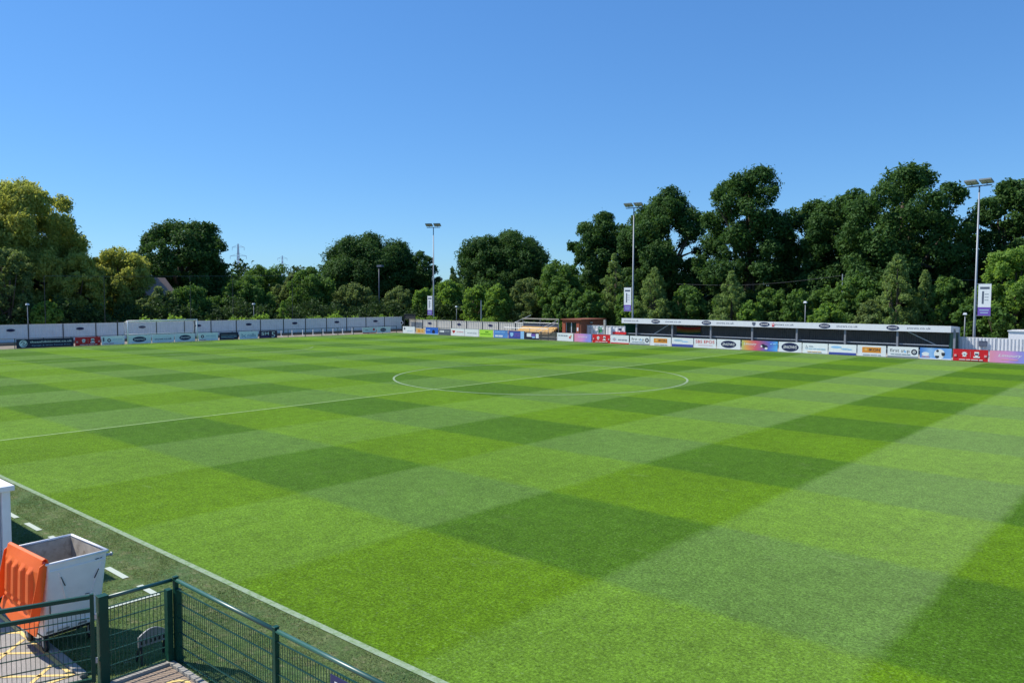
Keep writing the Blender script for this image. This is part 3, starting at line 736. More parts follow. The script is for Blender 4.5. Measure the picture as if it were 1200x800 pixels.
leftb = [
 (-13.65, -8.6, .04, .90, darknavy, 'long navy theexhibitionist.co.uk board with a white e emblem', [('disc', 0.115, 0.5, 0.1, 0.80, board_white), ('disc', 0.122, 0.5, 0.1, 0.62, darknavy), ('text', 0.118, 0.5, 0.095, 0.48, board_white, 'e', 0.3, 0.015), ('text', 0.60, 0.66, 0.74, 0.24, board_white, 'theexhibitionist.co.uk', 0, 0.008), ('text', 0.60, 0.25, 0.68, 0.17, paleink, 'Signage & Wide Format Print')]),
 (-8.5, -6.05, .04, .90, red, 'red board with white crests behind the goal side', CREST),
 (-6.0, -3.7, .04, .90, pale_blue, 'pale board with a dark ring logo just outside the goal post', [('rect', 0.08, 0.62, 0.07, 0.45, slateb), ('disc', 0.32, 0.52, 0.2, 0.42, plumb), ('disc', 0.32, 0.52, 0.1, 0.2, board_white)] + bars(0.48, 0.6, [0.2, 0.2], 0.07, paleink) + bars(0.08, 0.14, [0.2, 0.22], 0.1, pinkink)),
 (-3.45, -0.95, .04, .90, pale_blue, 'pale blue oval SNOWS board behind one half of the goal', SN(0.95)),
 (-0.9, 1.52, .04, .90, pale_blue, 'pale blue snows.co.uk board in the middle of the goal', [('text', 0.5, 0.46, 0.78, 0.26, navy, 'snows.co.uk', 0, 0.01)]),
 (1.57, 3.9, .04, .90, pale_blue, 'pale blue oval SNOWS board behind the far half of the goal', SN(0.95)),
 (4.25, 6.6, .04, .90, pale_blue, 'pale board with a small dark ring beside the goal and a navy board', [('disc', 0.2, 0.55, 0.2, 0.42, plumb), ('disc', 0.2, 0.55, 0.1, 0.2, board_white)] + bars(0.38, 0.62, [0.2, 0.28], 0.09, paleink) + bars(0.05, 0.12, [0.16, 0.14], 0.09, pinkink)),
 (6.75, 9.1, .04, .86, darknavy, 'navy board with thin lines of pale print', bars(0.08, 0.66, [0.4, 0.4], 0.06, grey_ink) + bars(0.08, 0.42, [0.3, 0.3, 0.18], 0.09, paleink) + bars(0.08, 0.2, [0.36, 0.3], 0.06, grey_ink)),
 (9.2, 11.62, .04, .90, pale_blue, 'pale blue bc rolls board beside the plum board', [('text', 0.5, 0.48, 0.76, 0.46, M('teal_print', (0.03, 0.17, 0.32), 0.5), 'bc rolls')]),
 (11.75, 14.2, .04, .90, plumb, 'dark plum board with white SM 5 lettering', [('text', 0.20, 0.62, 0.17, 0.42, board_white, 'S', 0, 0.02), ('text', 0.42, 0.62, 0.22, 0.40, board_white, 'M', 0, 0.02), ('text', 0.78, 0.46, 0.2, 0.74, board_white, '5'), ('rect', 0.32, 0.2, 0.44, 0.06, purple)]),
 (27.0, 29.36, .10, .88, board_white, 'white board with red marks and a red lower edge near the corner', [('disc', 0.82, 0.62, 0.2, 0.44, redink), ('rect', 0.3, 0.56, 0.2, 0.12, grey_ink), ('rect', 0.5, 0.07, 1, 0.13, redink)]),
 (29.44, 31.85, .10, .88, pale_blue, 'pale grey-blue board with a dark rounded oval near the corner', [('oval', 0.45, 0.5, 0.42, 0.62, navy), ('rect', 0.45, 0.5, 0.28, 0.14, grey_ink)]),
]
for b_ in leftb: adboard('left', *b_)

# ------------------------------------------------------------------ rails behind the boards
def railing(name, label, a, b, step, h, mid=True):
    a, b = Vector(a), Vector(b); L = (b - a).length; n = max(1, round(L / step))
    r = empty(name, (*a, 0), label, 'railing', rotz=math.atan2(b.y - a.y, b.x - a.x))
    pm = MB().box(-0.03, 0.03, -0.03, 0.03, 0, h - 0.027).mesh('post', railm)
    for i in range(n + 1): link('post', pm, r, (L * i / n, 0, 0))
    part('top_rail', MB().tube([(0, 0, h), (L, 0, h)], 0.028, 8), railm, r, True)
    if mid: part('middle_rail', MB().tube([(0, 0.05, h * 0.5), (L, 0.05, h * 0.5)], 0.02, 8), railm, r, True)
    return r
railing('pitch_rail', 'dark tubular rail behind the goal-end boards', (-52.55, -26), (-52.55, 33.0), 2.46, 0.97)
railing('pitch_rail', 'dark tubular rail behind the far touchline boards', (-51.3, 33.12), (24.3, 33.12), 2.45, 0.93)
wp = empty('crowd_barrier', (-54.6, 14.6, 0), 'row of short white posts on the hard standing behind the open rail', 'barrier')
pm = MB().box(-0.04, 0.04, -0.04, 0.04, 0, 0.74).box(0.042, 0.40, -0.03, 0.03, 0.03, 0.08).mesh('post', wallp)
for i in range(9): link('post', pm, wp, (0, 1.55 * i, 0))

# ------------------------------------------------------------------ sheet walls round the ground
def corr(L, h, pitch_, depth, z0=0.0):
    """profiled sheet along +x, front ribs towards -y"""
    mb = MB(); n = max(2, int(round(L / pitch_))); p = L / n; prof = []
    for i in range(n):
        x = i * p
        prof += [(x, 0), (x + p * 0.36, 0), (x + p * 0.5, -depth), (x + p * 0.86, -depth)]
    prof.append((L, 0)); k = len(prof)
    mb.v = [(x, y, z0) for x, y in prof] + [(x, y, h) for x, y in prof] + [(0, 0.03, z0), (L, 0.03, z0), (0, 0.03, h), (L, 0.03, h)]
    mb.f = [(i, i + 1, k + i + 1, k + i) for i in range(k - 1)] + [(2 * k, 2 * k + 1, 2 * k + 3, 2 * k + 2)]
    return mb
def sheet_wall(name, label, cat, a, b, n, h, mat, pitch_=0.32, depth=0.03, postm=darkpost, signs=(), h2=None):
    a, b = Vector(a), Vector(b); L = (b - a).length; s = L / n
    r = empty(name, (*a, 0), label, cat, rotz=math.atan2(b.y - a.y, b.x - a.x))
    pm = corr(s - 0.06, h, pitch_, depth).mesh('panel', mat); cap = MB().box(0, s - 0.06, -0.05, 0.05, h + 0.002, h + 0.045).mesh('capping', mat)
    po = MB().box(-0.04, 0.04, -0.06, 0.05, 0, h + 0.08).mesh('post', postm)
    for i in range(n):
        q = link('panel', pm, r, (i * s + 0.03, 0, 0)); link('capping', cap, q)
        if i in signs:
            sg = part('oval_plate', MB().prism(ellipse(0.78, 0.30, 20), -depth - 0.02, -depth - 0.004), navy, q, loc=(s * 0.5, 0, h * 0.74))
    for i in range(n + 1): link('post', po, r, (i * s, 0, 0))
    return r
sheet_wall('goal_end_wall', 'long pale sheet wall with oval plates behind the goal', 'wall', (-60.4, -26.55), (-57.6, 38.4), 20, 2.0, wallp, signs=(4, 6, 8, 10, 12, 14, 16, 18))
struct('terrace_step', MB().hexa([(-60.2, -26.5, 0.0), (-59.2, -26.5, 0.0), (-56.4, 38.3, 0.0), (-57.4, 38.3, 0.0)], [(-60.2, -26.5, 0.26), (-59.2, -26.5, 0.26), (-56.4, 38.3, 0.26), (-57.4, 38.3, 0.26)]), stepm)
sheet_wall('corner_wall', 'cream sheet wall with small plates behind the far boards towards the corner', 'wall', (-54.9, 37.4), (-31.6, 37.4), 8, 1.70, creamp, signs=(1, 3, 5, 7))
cf_ = empty('corner_gate_frame', (-54.2, 36.9, 0), 'dark open gate frame standing at the corner of the two walls', 'gate')
for x in (-1.15, 1.15): part('post', MB().box(x - 0.05, x + 0.05, -0.05, 0.05, 0, 2.42), darkpost, cf_)
part('head_bar', MB().box(-1.2, 1.2, -0.05, 0.05, 2.422, 2.50), darkpost, cf_)
part('mesh_infill', MB().box(-1.1, 1.1, 0.02, 0.03, 1.78, 2.40), M('dark_mesh_infill', (0.02, 0.025, 0.03), 0.7), cf_)
cp = tag(link('loudspeaker', MB().prism(ellipse(0.42, 0.5, 12), -0.2, 0.12).mesh('loudspeaker', white), None, (-55.0, 36.1, 1.25), (0, 0, R(40))), 'small white loudspeaker horn at the wall corner', 'speaker')
part('horn_mouth', MB().prism(ellipse(0.30, 0.36, 12), -0.21, -0.19), ink, cp)
part('mount_post', MB().box(-0.03, 0.03, 0.0, 0.06, -1.25, -0.2), darkpost, cp)
# white fence between hut and stand
wf = sheet_wall('white_fence', 'white panelled fence between the brick hut and the roofed stand', 'fence', (-22.6, 36.2), (-17.2, 36.2), 3, 1.72, whitesheet, 0.4, 0.025, polewhite)
for x in (0.7, 1.25, 1.9): part('rail_upright', MB().box(x - 0.025, x + 0.025, -0.2, -0.15, 0, 1.45), steel, wf)
part('hand_rail', MB().box(0.5, 2.1, -0.2, -0.15, 1.45, 1.5), steel, wf)
gp = tag(link('timber_post', MB().box(-0.11, 0.11, -0.11, 0.11, 0, 2.45).mesh('timber_post', M('weathered_grey_post', (0.36, 0.36, 0.33), 0.8, var=0.2)), None, (-19.6, 35.7, 0)), 'plain weathered grey post in front of the white fence', 'post')
ns = tag(link('notice_plate', MB().box(-0.26, 0.26, -0.012, 0.012, 0, 0.55).mesh('notice_plate', M('green_notice', (0.05, 0.34, 0.13), 0.5)), None, (-20.55, 36.10, 1.0)), 'small green notice on the white fence', 'sign')
part('notice_stripe', MB().box(-0.18, 0.18, -0.016, -0.013, 0.32, 0.42), white, ns)
rs = tag(link('red_notice', MB().box(-0.9, 0.9, -0.012, 0.012, 0, 0.26).mesh('red_notice', redink), None, (-17.9, 36.10, 0.86)), 'red notice strip low on the white fence', 'sign')
part('notice_mark', MB().prism(ellipse(0.5, 0.26, 16), -0.02, -0.013), navy, rs, loc=(0.1, 0, 0.55))
sheet_wall('corrugated_fence', 'white deeply corrugated fence beyond the end of the stand', 'fence', (15.75, 38.2), (26.55, 38.2), 4, 1.66, whitesheet, 0.27, 0.10, polewhite)
eb = tag(link('meter_box', MB().box(-0.3, 0.3, -0.16, 0.0, 0, 0.42).mesh('meter_box', slateb), None, (17.5, 38.11, 0.98)), 'small grey box fixed to the corrugated fence', 'box')
bevel(eb, 0.02)
part('lid', MB().box(-0.31, 0.31, -0.175, 0.0, 0.422, 0.45), slateb, eb)

# white cabin beyond the fence
cb = empty('white_cabin', (21.6, 41.6, 0), 'white flat-roofed cabin with raised upper part behind the corrugated fence', 'cabin')
part('lower_wall', MB().box(-2.6, 4.2, -1.4, 1.6, 0, 2.22), white, cb)
part('ledge', MB().box(-2.68, 4.28, -1.48, 1.68, 2.222, 2.30), fasciam, cb)
part('upper_box', MB().hexa([(-1.3, -1.2, 2.302), (4.1, -1.2, 2.302), (4.1, 1.5, 2.302), (-1.3, 1.5, 2.302)], [(-1.3, -1.0, 3.0), (4.1, -1.0, 3.0), (4.1, 1.4, 3.0), (-1.3, 1.4, 3.0)]), white, cb)
part('roof', MB().box(-1.42, 4.2, -1.1, 1.5, 3.002, 3.08), concrete, cb)
part('vent', MB().prism(ellipse(0.16, 0.16, 12), -1.42, -1.405), ink, cb, loc=(0.0, 0, 2.0))

# ------------------------------------------------------------------ roofed stand
st = empty('roofed_stand', (-1.0, 36.0, 0), 'long low covered stand with white fascia and dark back wall', 'stand')
X0, X1 = -16.5, 16.5
fz = (2.14, 2.69)
fas = part('fascia', MB().box(X0, X1, -0.06, 0.0, *fz), fasciam, st)
part('side_fascia', MB().hexa([(X1 - 0.06, 0.003, 2.14), (X1, 0.003, 2.14), (X1, 2.95, 2.06), (X1 - 0.06, 2.95, 2.06)], [(X1 - 0.06, 0.003, 2.69), (X1, 0.003, 2.69), (X1, 2.95, 2.55), (X1 - 0.06, 2.95, 2.55)]), fasciam, st)
part('side_fascia', MB().hexa([(X0, 0.003, 2.14), (X0 + 0.06, 0.003, 2.14), (X0 + 0.06, 2.95, 2.06), (X0, 2.95, 2.06)], [(X0, 0.003, 2.69), (X0 + 0.06, 0.003, 2.69), (X0 + 0.06, 2.95, 2.55), (X0, 2.95, 2.55)]), fasciam, st)
part('roof', MB().hexa([(X0 + .063, 0.003, 2.50), (X1 - .063, 0.003, 2.50), (X1 - .063, 2.95, 2.36), (X0 + .063, 2.95, 2.36)], [(X0 + .063, 0.003, 2.56), (X1 - .063, 0.003, 2.56), (X1 - .063, 2.95, 2.42), (X0 + .063, 2.95, 2.42)]), standroof, st)
for x in (-15.24, -9.99, -4.04, 2.08, 7.98, 14.0): lettering('snows.co.uk', 1.9, 0.20, navy, fas, (x, -0.064, 2.44))
for x in (-12.14, -6.12, 0.11, 5.94, 11.89):
    part('oval_plate', MB().prism(ellipse(1.05, 0.42, 24), -0.075, -0.062), navy, fas, loc=(x, 0, 2.42))
    lettering('SNOWS', 0.78, 0.15, white, fas, (x, -0.079, 2.42), 0.2, 0.02)
part('crest', MB().prism(shield(0.34, 0.36), -0.075, -0.062), slateb, fas, loc=(-0.98, 0, 2.42))
part('crest', MB().prism(star(0.24), -0.075, -0.062), pinkink, fas, loc=(1.0, 0, 2.42))
part('crest_ball', MB().prism(ellipse(0.24, 0.14, 12), -0.077, -0.063), redink, fas, loc=(1.0, 0, 2.29))
pm = MB().box(-0.08, 0.08, 0.12, 0.28, 0, 2.49).mesh('post', standpost)
for i in range(8): link('post', pm, st, (-14.7 + 4.49 * i, 0, 0))
for i in range(8):
    x0 = X0 + 0.05 + i * (X1 - X0 - 0.1) / 8; s = (X1 - X0 - 0.1) / 8
    part('wall_panel', corr(s - 0.01, 2.34, 0.2, 0.04), standback, st, loc=(x0, 2.85, 0))
part('end_wall', MB().box(X1 - 0.15, X1 - 0.10, 0.3, 2.78, 0, 2.05), greenend, st)
part('end_wall', MB().box(X0 + 0.10, X0 + 0.15, 0.3, 2.78, 0, 2.05), greenend, st)
part('corner_post', MB().box(X1 - 0.06, X1 + 0.04, 2.955, 3.05, 0, 2.5), polewhite, st)
part('front_rail', MB().box(X0 + 0.2, X1 - 0.2, 0.30, 0.36, 0.96, 1.04), steel, st)
part('front_rail', MB().box(X0 + 0.2, X1 - 0.2, 0.30, 0.36, 0.5, 0.56), steel, st)
part('brace', MB().bar((-12.6, 0.42, 1.02), (-10.4, 0.42, 2.3), 0.06), steel, st)
part('brace', MB().bar((12.6, 0.42, 2.3), (15.3, 0.42, 1.02), 0.06), steel, st)
for i in range(3): part('standing_step', MB().box(X0 + 0.2, X1 - 0.2, 0.6 + 0.7 * i, 1.297 + 0.7 * i if i < 2 else 2.78, 0.0, 0.12 + 0.14 * i), concrete, st)
# rainbow flag on the back wall
fl = empty('rainbow_flag', (-10.65, 38.70, 0.72), 'shade-darkened rainbow-striped flag hung on the dark back wall of the stand', 'flag')
cols = [(0.20, 0.010, 0.012), (0.20, 0.06, 0.012), (0.13, 0.11, 0.02), (0.012, 0.07, 0.03), (0.008, 0.02, 0.14), (0.05, 0.012, 0.11)]  # stripe colours darkened for the shade under the stand roof
for i, c in enumerate(cols):
    mb = MB(); N = 16
    zt = lambda x, k: 1.14 - 0.19 * k - 0.10 * math.sin(PI * (x + 1.45) / 2.9)
    for j in range(N + 1):
        x = -1.45 + 2.9 * j / N; y = 0.03 * math.sin(x * 6)
        mb.v += [(x, y, zt(x, i)), (x, y, zt(x, i + 1) + 0.001)]
    mb.f = [(2 * j, 2 * j + 1, 2 * j + 3, 2 * j + 2) for j in range(N)]
    s_ = part('stripe', mb, M('flag_cloth', c, 0.8, var=0.1), fl); s_.modifiers.new('t', 'SOLIDIFY').thickness = 0.004

# ------------------------------------------------------------------ brick hut and small terrace
ht = empty('brick_hut', (-23.9, 35.6, 0), 'small red-brown brick hut with dark double window', 'hut')
# front wall round the window opening
part('wall', MB().box(-1.25, -0.80, -0.6, 0.4, 0, 2.35).box(0.80, 1.22, -0.6, 0.4, 0, 2.35).box(-0.795, 0.795, -0.6, 0.4, 0, 0.85).box(-0.795, 0.795, -0.6, 0.4, 2.06, 2.35), brick, ht)
part('side_wall', MB().box(1.223, 1.45, -0.55, 4.2, 0, 2.35), hutbrown, ht)  # side face darker than the brick front: its shade is in the colour
part('back_wall', MB().box(-1.25, 1.22, 4.0, 4.2, 0, 2.35), hutbrown, ht)
wd = part('window', MB().box(-0.79, 0.79, -0.42, -0.38, 0.86, 2.055), glass, ht)
part('frame', MB().box(-0.06, 0.06, -0.47, -0.425, 0.86, 2.055).box(-0.79, -0.72, -0.47, -0.425, 0.86, 2.055).box(0.72, 0.79, -0.47, -0.425, 0.86, 2.055), polewhite, wd)
part('sill', MB().box(-0.85, 0.85, -0.68, -0.603, 0.80, 0.85), concrete, wd)
part('roof', MB().box(-1.4, 1.6, -0.75, 4.35, 2.353, 2.47), hutbrown, ht)
part('wall_lamp', MB().box(1.452, 1.56, 1.2, 1.6, 1.95, 2.15), concrete, ht)
part('notice', MB().box(0.9, 1.1, -0.615, -0.603, 1.1, 1.5), board_white, ht)
tr = empty('small_terrace', (-29.2, 34.2, 0), 'small sandy-boarded terrace with scaffold rails beside the brick hut', 'terrace')
for i in range(5):
    part('step_board', MB().box(-2.9 if i > 1 else -4.2, 2.6, 0.35 * i, 0.35 * i + 0.30, 0.55 + 0.17 * i, 0.62 + 0.17 * i), benchwood, tr)
    part('riser', MB().box(-2.9 if i > 1 else -4.2, 2.6, 0.35 * i + 0.302, 0.35 * i + 0.345, 0.40 + 0.17 * i, 0.72 + 0.17 * i), benchwood, tr)
for x in (-4.3, -2.95, -0.2, 2.65):
    part('upright', MB().tube([(x, 1.9, 0), (x, 1.9, 2.3 if x > -4 else 1.8)], 0.035, 8), steel, tr)
    part('upright', MB().tube([(x, -0.08, 0), (x, -0.08, 1.25)], 0.03, 8), steel, tr)
part('back_rail', MB().box(-3.0, 2.7, 1.86, 1.94, 2.28, 2.42), concrete, tr)
part('back_rail', MB().tube([(-3.0, 1.9, 1.85), (2.7, 1.9, 1.85)], 0.03, 8), steel, tr)
part('low_rail', MB().tube([(-4.3, 1.9, 1.8), (-2.95, 1.9, 1.8)], 0.03, 8), steel, tr)
part('front_rail', MB().tube([(-4.3, -0.08, 1.25), (2.65, -0.08, 1.25)], 0.03, 8), steel, tr)
part('backboard', MB().box(-2.9, 2.6, 1.95, 1.98, 1.32, 1.80), M('dark_blue_backboard', (0.07, 0.09, 0.13), 0.6), tr)
part('stair_rail', MB().tube([(0.6, -0.1, 0.9), (2.5, 1.8, 2.2)], 0.03, 8), steel, tr)
part('stair_rail', MB().tube([(1.2, -0.1, 0.75), (2.6, 1.5, 1.9)], 0.03, 8), steel, tr)
part('support', MB().tube([(-4.3, 1.9, 1.8), (-2.9, 3.4, 2.75)], 0.03, 8), steel, tr)

# ------------------------------------------------------------------ goal
gl = empty('football_goal', (-51.6, 0, 0), 'white full-size goal with its net lifted off the ground', 'goal')
for y in (-3.72, 3.72): part('post', MB().tube([(0, y, 0), (0, y, 2.5)], 0.06, 12), white, gl, True)
part('crossbar', MB().tube([(0, -3.72, 2.44), (0, 3.72, 2.44)], 0.06, 12), white, gl, True)
for y in (-3.72, 3.72): part('net_bracket', MB().tube([(0, y, 2.44), (-0.75, y, 2.30), (-0.80, y, 1.02)], 0.03, 8), white, gl, True)
part('net_bar', MB().tube([(-0.80, -3.72, 1.02), (-0.80, 3.72, 1.02)], 0.035, 8), white, gl, True)
part('net_bar', MB().tube([(-0.75, -3.72, 2.30), (-0.75, 3.72, 2.30)], 0.022, 8), white, gl, True)
nb = MB(); w = 0.0035
for i in range(61):
    y = -3.66 + 7.32 * i / 60
    nb.bar((-0.03, y, 2.42), (-0.75, y, 2.29), w); nb.bar((-0.752, y, 2.29), (-0.80, y, 1.03), w)
for i in range(12):
    t = i / 11; nb.bar((-0.752 - 0.05 * t, -3.7, 2.29 - 1.26 * t), (-0.752 - 0.05 * t, 3.7, 2.29 - 1.26 * t), w)
for y in (-3.71, 3.71):
    for i in range(7): nb.bar((-0.75 * i / 6 - 0.02, y, 2.42 - 0.14 * i / 6), (-0.80 * i / 6 - 0.01, y, 1.05), w)
    for i in range(8): nb.bar((-0.01, y, 1.05 + 1.3 * i / 8), (-0.78, y, 1.05 + 1.2 * i / 8), w)
part('net', nb, netm, gl, kind='stuff')
for sx, lab in ((-1, 'tall thin dark post at one side of the goal'), (1, 'tall thin dark post at the other side of the goal')):
    q = tag(link('net_pole', MB().tube([(0, 0, 0), (0, 0, 2.5)], 0.06, 8).mesh('net_pole', darkpost), None, (-53.0, sx * 4.15, 0)), lab, 'post', 'dark posts beside the goal')

# ------------------------------------------------------------------ floodlight masts
lamp_house = M('lamp_housing', (0.20, 0.22, 0.24), 0.5)
banner_cloth = M('white_banner_cloth', (0.74, 0.77, 0.80), 0.7, var=0.05)
def floodlight(x, y, h, rz, label, bside, bz, blabel):
    r = empty('floodlight_mast', (x, y, 0), label, 'floodlight', 'floodlight masts behind the far boards', rz)
    part('pole', MB().tube([(0, 0, 0), (0, 0, 2.0), (0, 0, h - 0.5)], [0.125, 0.11, 0.062], 12), mastgrey, r, True)
    part('neck', MB().tube([(0, 0, h - 0.505), (0, 0, h)], 0.06, 8), slateb, r, True)
    part('cross_arm', MB().box(-1.0, 1.0, -0.06, 0.06, h + 0.002, h + 0.09), slateb, r)
    for sx in (-1, 1):
        cx = sx * 0.62; t = R(28)
        c, s = math.cos(t), math.sin(t)
        def pt(u, v, w_): # local lamp box: u across, v forward(-y) , w normal
            return (cx + u, -(v * c) - w_ * s * 0 - 0.1, h + 0.33 + v * -s * -1 * 0.9 + w_)
        lo = [pt(-.5, -.30, 0), pt(.5, -.30, 0), pt(.5, .36, 0), pt(-.5, .36, 0)]; hi = [pt(-.5, -.30, .12), pt(.5, -.30, .12), pt(.5, .36, .12), pt(-.5, .36, .12)]
        b = part('lamp_bank', MB().hexa(lo, hi), lamp_house, r)
        for a0 in (-.47, .02):
            q = [pt(a0, -.27, -.012), pt(a0 + .45, -.27, -.012), pt(a0 + .45, .33, -.012), pt(a0, .33, -.012)]; q2 = [pt(a0, -.27, -.002), pt(a0 + .45, -.27, -.002), pt(a0 + .45, .33, -.002), pt(a0, .33, -.002)]
            part('lens', MB().hexa(q, q2), lensm, b)
        part('bracket', MB().bar((cx, 0, h + 0.09), (cx, -0.1, h + 0.36), 0.05), slateb, r)
    # banner on two arms
    bn = empty('banner', (x + bside * 0.22 * math.cos(rz), y + bside * 0.22 * math.sin(rz), bz), blabel, 'banner', 'banners hung on the floodlight masts')
    sgn_ = bside
    part('cloth', MB().box(min(0, sgn_ * 0.98), max(0, sgn_ * 0.98), -0.012, 0.012, 0.72, 2.72), banner_cloth, bn)
    part('lower_cloth', MB().box(min(0, sgn_ * 0.98), max(0, sgn_ * 0.98), -0.012, 0.012, 0.0, 0.717), purple, bn)
    cx = sgn_ * 0.49
    part('print', MB().box(cx - 0.36, cx + 0.36, -0.016, -0.013, 2.28, 2.48).box(cx - 0.2, cx - 0.05, -0.016, -0.013, 1.0, 2.1), slateb, bn)
    part('print', MB().box(cx - 0.0, cx + 0.3, -0.016, -0.013, 1.8, 1.88).box(cx - 0.0, cx + 0.3, -0.016, -0.013, 1.55, 1.62).box(cx - 0.0, cx + 0.3, -0.016, -0.013, 1.3, 1.37), grey_ink, bn)
    part('print', MB().box(cx - 0.36, cx + 0.36, -0.016, -0.013, 0.42, 0.50).box(cx - 0.3, cx + 0.3, -0.016, -0.013, 0.2, 0.28), paleink, bn)
    for z in (-0.02, 2.74): part('banner_arm', MB().tube([(-sgn_ * 0.22, 0, z), (sgn_ * 1.0, 0, z)], 0.02, 6), steel, bn)
    return r
floodlight(-52.5, 40, 14.9, 0.5, 'slender floodlight mast against open sky behind the corner wall', -1, 2.35, 'white and purple banner on the mast behind the corner wall')
floodlight(-18.65, 40, 15.3, 0.15, 'floodlight mast rising behind the near end of the roofed stand', -1, 3.4, 'white and purple banner on the mast at the stand end by the white fence')
floodlight(16.45, 40, 14.7, -0.25, 'tall floodlight mast standing beside the corrugated fence', 1, 3.55, 'large white and purple banner on the mast beside the corrugated fence')

# ------------------------------------------------------------------ lamp posts, poles, cable, net posts
def lamp(x, y, h, label, k=1.0, head='box'):
    r = empty('lamp_post', (x, y, 0), label, 'lamp post', 'small lamp posts behind the walls')
    part('pole', MB().tube([(0, 0, 0), (0, 0, h)], [0.05 * k, 0.038 * k], 8), standpost if head == 'box' else slateb, r, True)
    if head == 'box': part('lantern', MB().hexa([(-0.17, -0.17, h + .002), (0.17, -0.17, h + .002), (0.17, 0.17, h + .002), (-0.17, 0.17, h + .002)], [(-0.11, -0.11, h + 0.18), (0.11, -0.11, h + 0.18), (0.11, 0.11, h + 0.18), (-0.11, 0.11, h + 0.18)]), polewhite, r)
    else: part('lantern', MB().box(-0.25, 0.9, -0.25, 0.25, h + .002, h + 0.3), slateb, r)
    return r
lamp(-63.0, -9.3, 4.0, 'small white-headed lamp post in front of the pale bush by the willow')
lamp(-63.0, 17.4, 3.9, 'white-headed lamp post above the goal-end wall by the bushes')
lamp(-49.8, 42, 3.5, 'small lamp post behind the corner wall near the young trees')
lamp(15.3, 42, 3.55, 'white-headed lamp post between the stand end and tall mast', 1.2)
lamp(0.8, 42, 4.5, 'slim lamp post behind the middle of the stand roof')
lamp(-120, 48.9, 11.0, 'distant dark street lamp near the first pylon', 1.8, 'arm')
lamp(-68, 42.6, 9.7, 'dark street lamp in front of the broad oak', 1.5, 'arm')
for x, y, h, lab in ((-46.8, 44, 4.5, 'plain grey pole among the young trees'), (0.75, 53, 7.7, 'telegraph pole carrying the cable among the dark oaks')):
    tag(link('utility_pole', MB().tube([(0, 0, 0), (0, 0, h)], [0.11, 0.08], 8).mesh('utility_pole', steel), None, (x, y, 0)), lab, 'pole')
cab = MB()
P0, P1, P2 = Vector((-20.0, 52.5, 6.75)), Vector((0.75, 53, 7.55)), Vector((14.5, 52.5, 6.9))
for A, B, sag in ((P0, P1, 0.55), (P1, P2, 0.25)):
    pts = [A.lerp(B, i / 14) - Vector((0, 0, sag * math.sin(PI * i / 14))) for i in range(15)]
    cab.tube(pts, 0.013, 5)
tag(link('overhead_cable', cab.mesh('overhead_cable', M('pale_cable', (0.16, 0.16, 0.16), 0.5), False, (0.75, 53, 7.5)), None, (0.75, 53, 7.5)), 'thin overhead cable sagging across the dark oaks', 'cable')
npo = empty('ball_stop_net', (-63.3, -8, 0), 'row of tall thin posts with a top wire behind the goal-end wall', 'net')
for y in (0.5, 6.7, 16.9, 22.6, 31.5): part('post', MB().tube([(0, y, 0), (0, y, 7.15 + 0.022 * y)], [0.045, 0.03], 6), darkpost, npo)
part('top_wire', MB().tube([(0, 0.5, 7.15), (0, 6.7, 7.2), (0, 16.9, 7.45), (0, 22.6, 7.6), (0, 31.5, 7.8)], 0.014, 4), slateb, npo)

# ------------------------------------------------------------------ house roof beyond the trees
hs = empty('house', (-76.5, 9.6, 0), 'house with brown tiled roof showing between the willow and the dark oak', 'house', rotz=R(10))
part('wall', MB().box(-3, 3, -1.5, 2.2, 0, 4.6), housewall, hs)
part('roof', MB().add([(-3.4, -1.9, 4.5), (3.4, -1.9, 4.5), (3.4, 2.6, 4.5), (-3.4, 2.6, 4.5), (0, -1.9, 7.5), (0, 2.6, 7.5)], [(1, 2, 5, 4), (3, 0, 4, 5), (0, 1, 4), (2, 3, 5), (3, 2, 1, 0)]), rooftile, hs)

# ------------------------------------------------------------------ pylons
def pylon(x, y, H, wd, rz, label):
    r = empty('pylon', (x, y, 0), label, 'pylon', 'electricity pylons on the skyline', rz)
    t = wd
    def hw(z):
        f = z / H
        return t * (1 - f / 0.62) + t * 0.24 * (f / 0.62) if f < 0.62 else t * 0.24 * (1 - (f - 0.62) / 0.38 * 0.75)
    zs = [H * k for k in (0, .18, .34, .48, .60, .70, .80, .90, 1.0)]
    for sx, sy in ((-1, -1), (1, -1), (1, 1), (-1, 1)):
        part('leg', MB().tube([(sx * hw(z), sy * hw(z), z) for z in zs], 0.22, 4), pylonm, r)
    br = MB()
    for i in range(len(zs) - 1):
        a, b = hw(zs[i]), hw(zs[i + 1])
        for s in (-1, 1):
            br.bar((-a, s * a, zs[i]), (b, s * b, zs[i + 1]), 0.18); br.bar((a, s * a, zs[i]), (-b, s * b, zs[i + 1]), 0.18)
            br.bar((s * a, -a, zs[i]), (s * b, b, zs[i + 1]), 0.18); br.bar((s * a, a, zs[i]), (s * b, -b, zs[i + 1]), 0.18)
    part('bracing', br, pylonm, r)
    for z, L in ((0.64, 5.6), (0.79, 6.8), (0.94, 5.0)):
        c = MB()
        for s in (-1, 1):
            c.bar((s * 0.8, 0, z * H), (s * L, 0, z * H), 0.26); c.bar((s * 0.8, 0, z * H + 1.6), (s * L, 0, z * H), 0.2)
        ca = part('cross_arm', c, pylonm, r)
        for s in (-1, 1): part('insulator', MB().tube([(s * L, 0, z * H), (s * L, 0, z * H - 2.4)], 0.16, 5), pylonm, ca)
    return r
pylon(-533, 283.5, 45, 3.7, 0.55, 'haze-paled lattice pylon on the skyline nearer the dark oak')
pylon(-710, 435.6, 47.5, 4.2, 0.75, 'smaller fainter lattice pylon on the skyline above the bushes')

